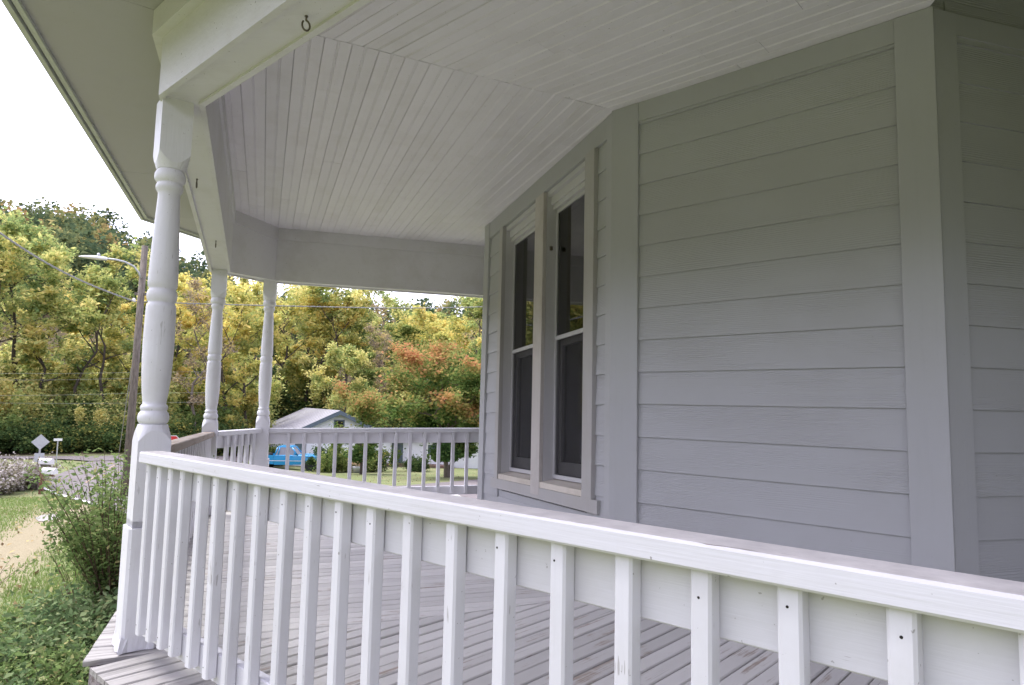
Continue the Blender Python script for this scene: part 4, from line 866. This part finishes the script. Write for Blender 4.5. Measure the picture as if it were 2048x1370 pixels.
def cable(label, pts, r, twist=0.0):
    P = [px(*p) for p in pts]; fine = []
    for i in range(len(P) - 1):
        p0, p1, p2, p3 = P[max(i - 1, 0)], P[i], P[i + 1], P[min(i + 2, len(P) - 1)]
        for k in range(10):
            t = k / 10; fine.append(.5 * ((2 * p1) + (p2 - p0) * t + (2 * p0 - 5 * p1 + 4 * p2 - p3) * t * t + (3 * p1 - p0 - 3 * p2 + p3) * t ** 3))
    fine.append(P[-1]); mb = MB()
    if twist:
        dense = []
        for a, b in zip(fine, fine[1:]):
            m = max(2, int((b - a).length / .08)); dense += [a.lerp(b, k / m) for k in range(m)]
        s = 0
        for ph in (0, 2.1, 4.2): mb.tube([p + Vector((0, math.cos(j * .75 + ph), math.sin(j * .75 + ph))) * twist for j, p in enumerate(dense)], r, 4)
    else: mb.tube(fine, r, 5)
    return tag(part('overhead_cable', mb, M['wire']), label, 'cable', 'overhead cables')
cable('twisted pale cable rising from the utility pole away over the lawn', [(266, 602, 23.9), (180, 569, 22), (95, 527, 20.2), (0, 466, 18), (-110, 380, 16), (-260, 240, 14)], .0115, .017)
cable('twisted cable running from the utility pole past the three turned posts', [(266, 603, 24), (355, 606, 24.6), (450, 609, 25.3), (620, 613, 26.5), (800, 616, 28), (975, 613, 30), (1200, 600, 33), (1450, 575, 37)], .010, .015)
for y0, y1, l_ in ((747, 745, 'uppermost'), (760, 757, 'second'), (791, 787, 'third'), (806, 806, 'lowest')): cable('thin %s wire strung across the foot of the wood' % l_, [(-120, y0, 46), (0, y0, 45.5), (130, (y0 + y1) / 2 + 1, 45), (255, y1, 44.5), (420, y1 - 2, 44)], .005)
# mailboxes
def mailbox(label, x, y, D, postmat, rot):
    q = px(x, y, D); b = gpt(q.x, q.y, -.1); t = thing('mailbox', label, 'mailbox', b, R(rot), 'roadside mailboxes'); h = q.z - b.z
    part('post', MB().cbox(-.05, .05, -.05, .05, 0, h + .12, .006, 'z'), postmat, t)
    pr = [(-.085, 0), (.085, 0), (.085, .11)] + [(.085 * math.cos(a), .11 + .085 * math.sin(a)) for a in [i * math.pi / 8 for i in range(1, 8)]] + [(-.085, .11)]
    bx_ = part('box', MB().prism([(p_, z_ + h - .06) for p_, z_ in pr], .03, .50, 'x'), M['mailwhite'], t); part('door', MB().prism([(p_ * 1.04, z_ * 1.02 + h - .062) for p_, z_ in pr], .50, .512, 'x'), M['mailwhite'], t)
    part('support', MB().box(-.03, .40, -.04, .04, h - .12, h - .061), postmat, t)
mailbox('white mailbox on a red-brown wooden post at the road bend', 85, 943.5, 26.5, M['redwood'], -12)
mailbox('white mailbox on a grey post just behind the red-brown one', 79.5, 924, 28.2, M['pole'], -12)
def sign(name, label, x, y, D, mk, group=None):
    q = px(x, y, D); b = gpt(q.x, q.y, -.2); t = thing(name, label, 'sign', b, R(math.degrees(-math.atan2(q.x, q.y))), group); h = q.z - b.z
    part('post', MB().box(-.03, .03, .012, .05, 0, h + .1), M['galv'], t); mk(t, h); return t
def diamond(t, h):
    pr = [(0, h - .28), (.28, h), (0, h + .28), (-.28, h)]; part('plate', MB().prism([(z_, x_) for x_, z_ in pr], 0, .006, 'y'), M['signback'], t); part('small_plate', MB().box(-.15, .15, -.002, .006, h - .72, h - .40), M['signback'], t)
sign('warning_sign', 'grey back of a diamond road sign above the mailboxes', 81, 884, 30, diamond)
sign('street_sign', 'small white plate sign on a thin post at the junction', 116, 880, 43, lambda t, h: part('plate', MB().box(-.19, .19, 0, .008, h - .05, h + .08), M['whitep'], t))
def octa(t, h):
    ring = lambda r_: [(r_ * math.cos(math.pi / 8 + i * math.pi / 4), r_ * math.sin(math.pi / 8 + i * math.pi / 4)) for i in range(8)]
    part('border', MB().prism([(h + b_, a_) for a_, b_ in ring(.38)], 0, .004, 'y'), M['whitep'], t); part('face', MB().prism([(h + b_, a_) for a_, b_ in ring(.35)], -.004, -.001, 'y'), M['red'], t)
    cu = bpy.data.curves.new('lettering', 'FONT'); cu.body = 'STOP'; cu.size = .27; cu.align_x = 'CENTER'; cu.align_y = 'CENTER'; tmp = bpy.data.objects.new('tmp', cu); C.objects.link(tmp)
    me = bpy.data.meshes.new_from_object(tmp.evaluated_get(bpy.context.evaluated_depsgraph_get())); bpy.data.objects.remove(tmp); me.materials.append(M['whitep']); link('lettering', me, t, (0, -.006, h), (R(90), 0, 0))
sign('stop_sign', 'red octagonal stop sign showing beside the tall front post', 345, 886, 36, octa)

# ================================================================ across the road: house, cottage, truck, maple
M['far_white'] = plain('far_white_siding', (.74, .75, .77), .6, 0, .04); M['metal_roof'] = plain('grey_metal_roof', (.36, .35, .37), .5, .1, .06, 2); M['slate'] = plain('blue_grey_trim', (.11, .14, .165), .6, 0, .1); M['farglass'] = plain('far_glass', (.12, .16, .16), .15, 0, .2, 3, .6)
HG = px(678, 822, 52); rd = -26.0; b = gpt(HG.x, HG.y); zg = b.z - .6
nh = thing('neighbour_house', 'white house with grey metal roof and dark blue-grey eaves beyond the lawn', 'house', (HG.x, HG.y, zg), th(rd))
ridge = HG.z - zg; hw, drop, LEN = 4.1, 1.95, 15.0; ev = ridge - drop
wl_ = MB(); wl_.add([(0, -hw, 0), (0, hw, 0), (0, hw, ev), (0, 0, ridge - .12), (0, -hw, ev), (LEN, -hw, 0), (LEN, hw, 0), (LEN, hw, ev), (LEN, 0, ridge - .12), (LEN, -hw, ev)], [(0, 1, 2, 3, 4)[::-1], (5, 6, 7, 8, 9), (1, 6, 7, 2), (0, 4, 9, 5)])
wpart = part('wall', wl_, M['far_white'], nh)
me_b = {}
for k in range(26):                                           # lap boards of the gable wall
    z = .1 + k * .19; w_ = hw if z + .19 < ev else max(.3, hw * (ridge - .2 - z - .19) / drop)
    if w_ < .4: continue
    part('siding_board', MB().hexa([(-.035, -w_, z), (-.002, -w_, z), (-.002, w_, z), (-.035, w_, z)], [(-.012, -w_, z + .19), (-.002, -w_, z + .19), (-.002, w_, z + .19), (-.012, w_, z + .19)]), M['far_white'], wpart)
oh = .45
for s in (1, -1):
    e = lambda x, y, z: (x, y * s, z)
    k_ = drop / hw; rf = part('roof', MB().hexa([e(-oh, 0, ridge), e(LEN + oh, 0, ridge), e(LEN + oh, hw + oh, ev - oh * k_), e(-oh, hw + oh, ev - oh * k_)], [e(-oh, 0, ridge + .06), e(LEN + oh, 0, ridge + .06), e(LEN + oh, hw + oh, ev - oh * k_ + .06), e(-oh, hw + oh, ev - oh * k_ + .06)]), M['metal_roof'], nh)
    part('rake_board', MB().hexa([e(-oh - .03, 0, ridge - .26), e(-oh - .003, 0, ridge - .26), e(-oh - .003, hw + oh, ev - oh * k_ - .26), e(-oh - .03, hw + oh, ev - oh * k_ - .26)], [e(-oh - .03, 0, ridge + .055), e(-oh - .003, 0, ridge + .055), e(-oh - .003, hw + oh, ev - oh * k_ + .055), e(-oh - .03, hw + oh, ev - oh * k_ + .055)]), M['slate'], rf)
    for j in range(0, 16): part('standing_seam', MB().hexa([e(j, .05, ridge + .061 - .05 * k_), e(j + .03, .05, ridge + .061 - .05 * k_), e(j + .03, hw + oh, ev - oh * k_ + .061), e(j, hw + oh, ev - oh * k_ + .061)], [e(j, .05, ridge + .09 - .05 * k_), e(j + .03, .05, ridge + .09 - .05 * k_), e(j + .03, hw + oh, ev - oh * k_ + .09), e(j, hw + oh, ev - oh * k_ + .09)]), M['metal_roof'], rf)
def far_window(t, y0, y1, z0, z1, glass='farglass', name='window'):
    w_ = link(name, None, t); part('frame', MB().box(-.075, -.037, y0 - .09, y1 + .09, z1, z1 + .1).box(-.075, -.037, y0 - .09, y1 + .09, z0 - .1, z0).box(-.075, -.037, y0 - .09, y0, z0, z1).box(-.075, -.037, y1, y1 + .09, z0, z1), M['slate'], w_)
    part('pane', MB().box(-.055, -.04, y0, y1, (z0 + z1) / 2, z1).box(-.052, -.038, y0, y1, z0, (z0 + z1) / 2), M[glass], w_)
far_window(nh, 2.35, 2.95, 1.75, 3.05); far_window(nh, -.35, .25, ridge - 1.45, ridge - .75, 'dark', 'attic_vent'); far_window(nh, -2.4, -1.7, 1.75, 3.05)
# cottage to the right of it
q0, q1 = px(770, 935, 54).to_2d(), px(1010, 935, 51).to_2d(); zc = min(gz(*q0), gz(*q1)) - .3
ct = thing('white_cottage', 'low white cottage half hidden behind the red-tipped maple', 'house', (*q0, zc), th(azof(q1 - q0))); Lc = (q1 - q0).length; hc = 2.35
cw = part('wall', MB().box(0, Lc, .0, 5, 0, hc), M['far_white'], ct)
for k in range(10): part('siding_board', MB().hexa([(0, -.03, .5 + k * .18), (Lc * .62, -.03, .5 + k * .18), (Lc * .62, -.001, .5 + k * .18), (0, -.001, .5 + k * .18)], [(0, -.01, .68 + k * .18), (Lc * .62, -.01, .68 + k * .18), (Lc * .62, -.001, .68 + k * .18), (0, -.001, .68 + k * .18)]), M['far_white'], cw)
for k in range(18): part('panel', MB().box(Lc * .63 + k * .2, Lc * .63 + k * .2 + .185, -.025, -.001, .3, hc - .1), M['far_white'], cw)
part('roof', MB().hexa([(-.5, -.6, hc), (Lc + .5, -.6, hc), (Lc + .5, 2.5, hc + .45), (-.5, 2.5, hc + .45)], [(-.5, -.6, hc + .1), (Lc + .5, -.6, hc + .1), (Lc + .5, 2.5, hc + .55), (-.5, 2.5, hc + .55)]), M['metal_roof'], ct)
dr = part('door', MB().box(.55, 1.45, -.05, -.031, .4, 2.2), M['slate'], ct); part('knob', MB().box(1.33, 1.38, -.09, -.05, 1.2, 1.26), M['galv'], dr)
wn = link('window', None, ct); part('frame', MB().box(3.4, 4.6, -.06, -.032, 1.1, 2.1), M['whitep'], wn); part('pane', MB().box(3.5, 4.05, -.066, -.061, 1.2, 2.0).box(4.1, 4.5, -.066, -.061, 1.2, 2.0), M['farglass'], wn)
part('step', MB().box(-.3, 5.5, -1.1, -.051, 0, .55), plain('brick_edging', (.15, .09, .075), .9, 0, .3), ct)
# pickup
M['blue'] = plain('blue_car_paint', (.01, .25, .52), .22, .0, .04, 2, .7); M['tyre'] = plain('tyre', (.025, .025, .027), .9); M['chrome'] = plain('chrome', (.65, .66, .68), .2, .9, .05); M['carglass'] = plain('car_glass', (.16, .17, .19), .08, 0, .2, 2, .8); M['amber'] = plain('lamp_lens', (.62, .42, .25), .3)
F_ = px(653, 935, 47.3); hd = 84.0; ctr = F_.to_2d() - dirv(hd) * 2.4; zt = gz(*ctr) - .02
tk = thing('pickup_truck', 'bright blue pickup truck parked on the lawn by the white house', 'truck', (*ctr, zt), th(hd))
def loft(secs, closed=True):
    mb = MB(); n = len(secs[0]); vs = sum([list(s) for s in secs], []); fs = [(i * n + k, i * n + (k + 1) % n, (i + 1) * n + (k + 1) % n, (i + 1) * n + k) for i in range(len(secs) - 1) for k in range(n)]; fs += [tuple(range(n))[::-1], tuple((len(secs) - 1) * n + k for k in range(n))]; return mb.add(vs, fs)
def sec(x, w, z0, z1, r=.07): return [(x, -w, z0), (x, w, z0), (x, w + .03, (z0 + z1) * .5), (x, w, z1 - r), (x, w - r, z1), (x, -w + r, z1), (x, -w, z1 - r), (x, -w - .03, (z0 + z1) * .5)]
front_b = loft([sec(.35, .80, .40, 1.02), sec(.9, .80, .40, 1.03), sec(1.5, .79, .42, 1.02), sec(2.0, .77, .44, .97), sec(2.28, .72, .46, .90), sec(2.36, .66, .50, .82)])
part('hood', front_b, M['blue'], tk); part('cab_base', loft([sec(-.85, .80, .38, 1.02, .03), sec(.349, .80, .38, 1.02, .03)]), M['blue'], tk)
part('cargo_bed', MB().box(-2.35, -.87, -.80, -.74, .42, 1.0).box(-2.35, -.87, .74, .80, .42, 1.0).box(-2.35, -2.29, -.739, .739, .42, 1.0).box(-.93, -.87, -.739, .739, .42, 1.0).box(-2.28, -.94, -.739, .739, .42, .55), M['blue'], tk)
def cs_(x0, x1, w, z): return [(x0, -w, z), (x1, -w, z), (x1, w, z), (x0, w, z)]
part('cab_roof', loft([cs_(-.62, .12, .60, 1.58), cs_(-.66, .20, .62, 1.55), cs_(-.68, .24, .63, 1.50)]), M['blue'], tk)
gl = MB(); A0 = cs_(-.83, .62, .755, 1.021); A1 = cs_(-.69, .23, .635, 1.50)
for i in range(4): gl.add([A0[i], A0[(i + 1) % 4], A1[(i + 1) % 4], A1[i]], [(0, 1, 2, 3)])
part('cab_glass', gl, M['carglass'], tk)
for i in range(4): part('pillar', MB().tube([A0[i], A1[i]], .045, 6), M['blue'], tk)
for s in (-1, 1): part('door_pillar', MB().tube([(-.62, s * .762, 1.02), (-.55, s * .645, 1.5)], .04, 5), M['blue'], tk)
for x in (-1.55, 1.5):
    for s in (-1, 1):
        w_ = link('wheel', None, tk, (x, s * .70, .33)); prt = [(.20, -.1), (.30, -.1), (.33, -.06), (.33, .06), (.30, .1), (.20, .1)]
        part('tyre', MB().lathe([(r_, z_) for r_, z_ in prt], 20), M['tyre'], w_, (0, 0, 0), (R(90), 0, 0)); part('rim', MB().lathe([(.19, -.085), (.195, 0), (.19, .085)], 16), M['chrome'], w_, (0, 0, 0), (R(90), 0, 0))
        part('wheel_arch', MB().lathe([(.37, -.12), (.40, -.12), (.40, .125), (.37, .125)], 20), M['tyre'], tk, (x, s * .695, .36), (R(90), 0, 0))
part('front_bumper', MB().cbox(2.30, 2.46, -.80, .80, .45, .60, .03, 'y'), M['chrome'], tk); part('rear_bumper', MB().cbox(-2.48, -2.36, -.78, .78, .48, .62, .03, 'y'), M['chrome'], tk)
for s in (-1, 1): part('headlight', MB().box(2.22, 2.375, s * .69 - .1, s * .69 + .1, .66, .83), M['amber'], tk); part('side_stripe', MB().box(-2.3, 2.1, s * .834 - .004, s * .834 + .004, .63, .66), M['whitep'], tk); part('mirror', MB().box(.42, .55, s * .93 - .08, s * .93 + .08, 1.05, 1.2), M['blue'], tk)
part('grille', MB().box(2.34, 2.38, -.5, .5, .62, .80), M['tyre'], tk)
for x in (-2.0, -1.7, -1.3): tag(part('sack', MB().lathe([(.12, 0), (.2, .08), (.17, .26), (.05, .32)], 10), M['tyre'] if x != -1.7 else M['redwood'], None, Vector((*(ctr + dirv(hd) * x), zt + .80)) ), {-2.0: 'dark bundle in the truck bed by the tailgate', -1.7: 'reddish bundle in the middle of the truck bed', -1.3: 'dark bundle in the truck bed behind the cab'}[x], 'bundle')
# maple with red tips
def mtone(q, r):
    n_ = np.array([noise.noise(Vector(p) * .55) for p in q]); z = q[:, 2]; edge = np.hypot(q[:, 0], q[:, 1])
    return np.clip(.30 + .55 * n_ + .055 * (z - 3.2) + .06 * (edge - 2.2) - .02 * q[:, 0] + r.normal(0, .12, len(q)), 0, 1)
mw, mt = grow(905, 6.6, 4.3, base=.16, limbs=11, sub=7, trunk_r=.21, forks=3, lean=.045, up_=.55, wob=1.2)
c, t_ = crown(mt, 88, 906, mn=.42, mx=.95, tonef=mtone)
t_[c[:, 2] < 2] *= .8; keep = c[:, 2] > 1.15; c, t_ = c[keep], t_[keep]
q = gpx(893, 955); mp = thing('maple_tree', 'bushy maple with red-orange tips and green underside, forked trunk on the lawn', 'tree', q, 2.2); mp.scale = (.95, .95, .83)
part('trunk', mw, M['bark_grey'], mp); link('crown', leaf_mesh('crown', c, .17, t_, LM['maple'], 907, .75), mp)
q = px(722, 940, 42); c2, t2 = c[::2], np.clip(t_[::2] + .1, 0, 1)
kind('smaple', 'young_maple', 'small orange-tipped maple between the grey-roofed house and the big maple', 'maple', 951, 3.9, 1.9, 60, .16, cat='tree', group=None, limbs=9, sub=5, trunk_r=.08, base=.12, crown_kw=dict(tonef=lambda q_, r: np.clip(.34 + .16 * (q_[:, 2] - 2.2) + r.normal(0, .14, len(q_)), 0, 1)))
plant('smaple', gpt(q.x, q.y), 1.12, group=None)
q = px(700, 940, 47); kind('gtree', 'green_tree', 'pale green bushy tree behind the grey-roofed house', 'yellowgreen', 961, 7.5, 2.6, 80, .2, limbs=10, sub=5, trunk_r=.1, base=.15, group=None); q = px(690, 900, 60); plant('gtree', gpt(q.x, q.y), 1.15, group=None)
q = px(985, 900, 45); plant('gr1', gpt(q.x, q.y), .62, label='tall green tree close behind the big maple beside the house wall', group=None)
for i, (x, D, k_, s, l_) in enumerate([(655, 46.5, 'und1', .62, 'dark rounded shrub right in front of the blue truck'), (672, 45.5, 'und3', .55, 'tall dark shrub between the truck and the pale shrub'), (692, 46.5, 'smap', .5, 'yellowing shrub between two dark evergreen shrubs'), (722, 46, 'und3', .50, 'dark upright evergreen shrub beside the flower pot'), (745, 47, 'und1', .62, 'dark broad shrub at the cottage corner'), (825, 48, 'und2', .42, 'low shrub under the cottage window'), (840, 47, 'und1', .40, 'round shrub by the forked maple trunk'), (551, 50, 'und1', .55, 'dark shrub behind the tail of the blue truck')]):
    q = px(x, 930, D)
    if k_ == 'smap': mound('yel', 'garden_shrub', l_, 'yellow', 981, 2, 3, 3000, .2)
    plant('yel' if k_ == 'smap' else k_, gpt(q.x, q.y), s, label=l_, group='shrubs round the neighbouring houses')
q = px(714, 938, 44.5); b = gpt(q.x, q.y); fp = thing('flower_pot', 'grey pot of pale orange flowers between the dark evergreen shrubs', 'flower pot', b)
part('pot', MB().lathe([(.22, 0), (.30, .3), (.33, .42), (.28, .43)], 14), M['galv'], fp)
g = np.random.default_rng(5); c = g.normal(size=(260, 3)) * np.array([.24, .24, .18]) + np.array([0, 0, .72]); stuff(link('flowers', leaf_mesh('flowers', c, .12, g.uniform(.5, 1, 260), leaf_mat('pale_orange_petals', [(0, (.1, .16, .05)), (.5, (.5, .42, .3)), (1, (.65, .45, .25))], .3), 5, .8), fp))

# fallen leaves on the lawn and along the road edges
g = np.random.default_rng(44); P_ = []
for k in range(1750):
    if k < 650: q = gpol(g.uniform(-45, -22), 6 + 20 * g.random())
    else: q = gpx(g.uniform(-40, 330), g.uniform(916, 1000)) if k < 1150 else gpx(g.uniform(600, 960), g.uniform(935, 965))
    P_.append((q.x, q.y, q.z + .03))
me = leaf_mesh('fallen_leaves', np.array(P_), .06, g.uniform(0, 1, len(P_)), leaf_mat('fallen_leaf', [(0, (.13, .085, .045)), (.5, (.27, .19, .10)), (1, (.42, .34, .16))], .1), 45, .7, 3.0)
o = stuff(link('fallen_leaves', me)); o['label'] = 'scattered brown and yellow fallen leaves on lawn and road edge'; o['category'] = 'leaves'
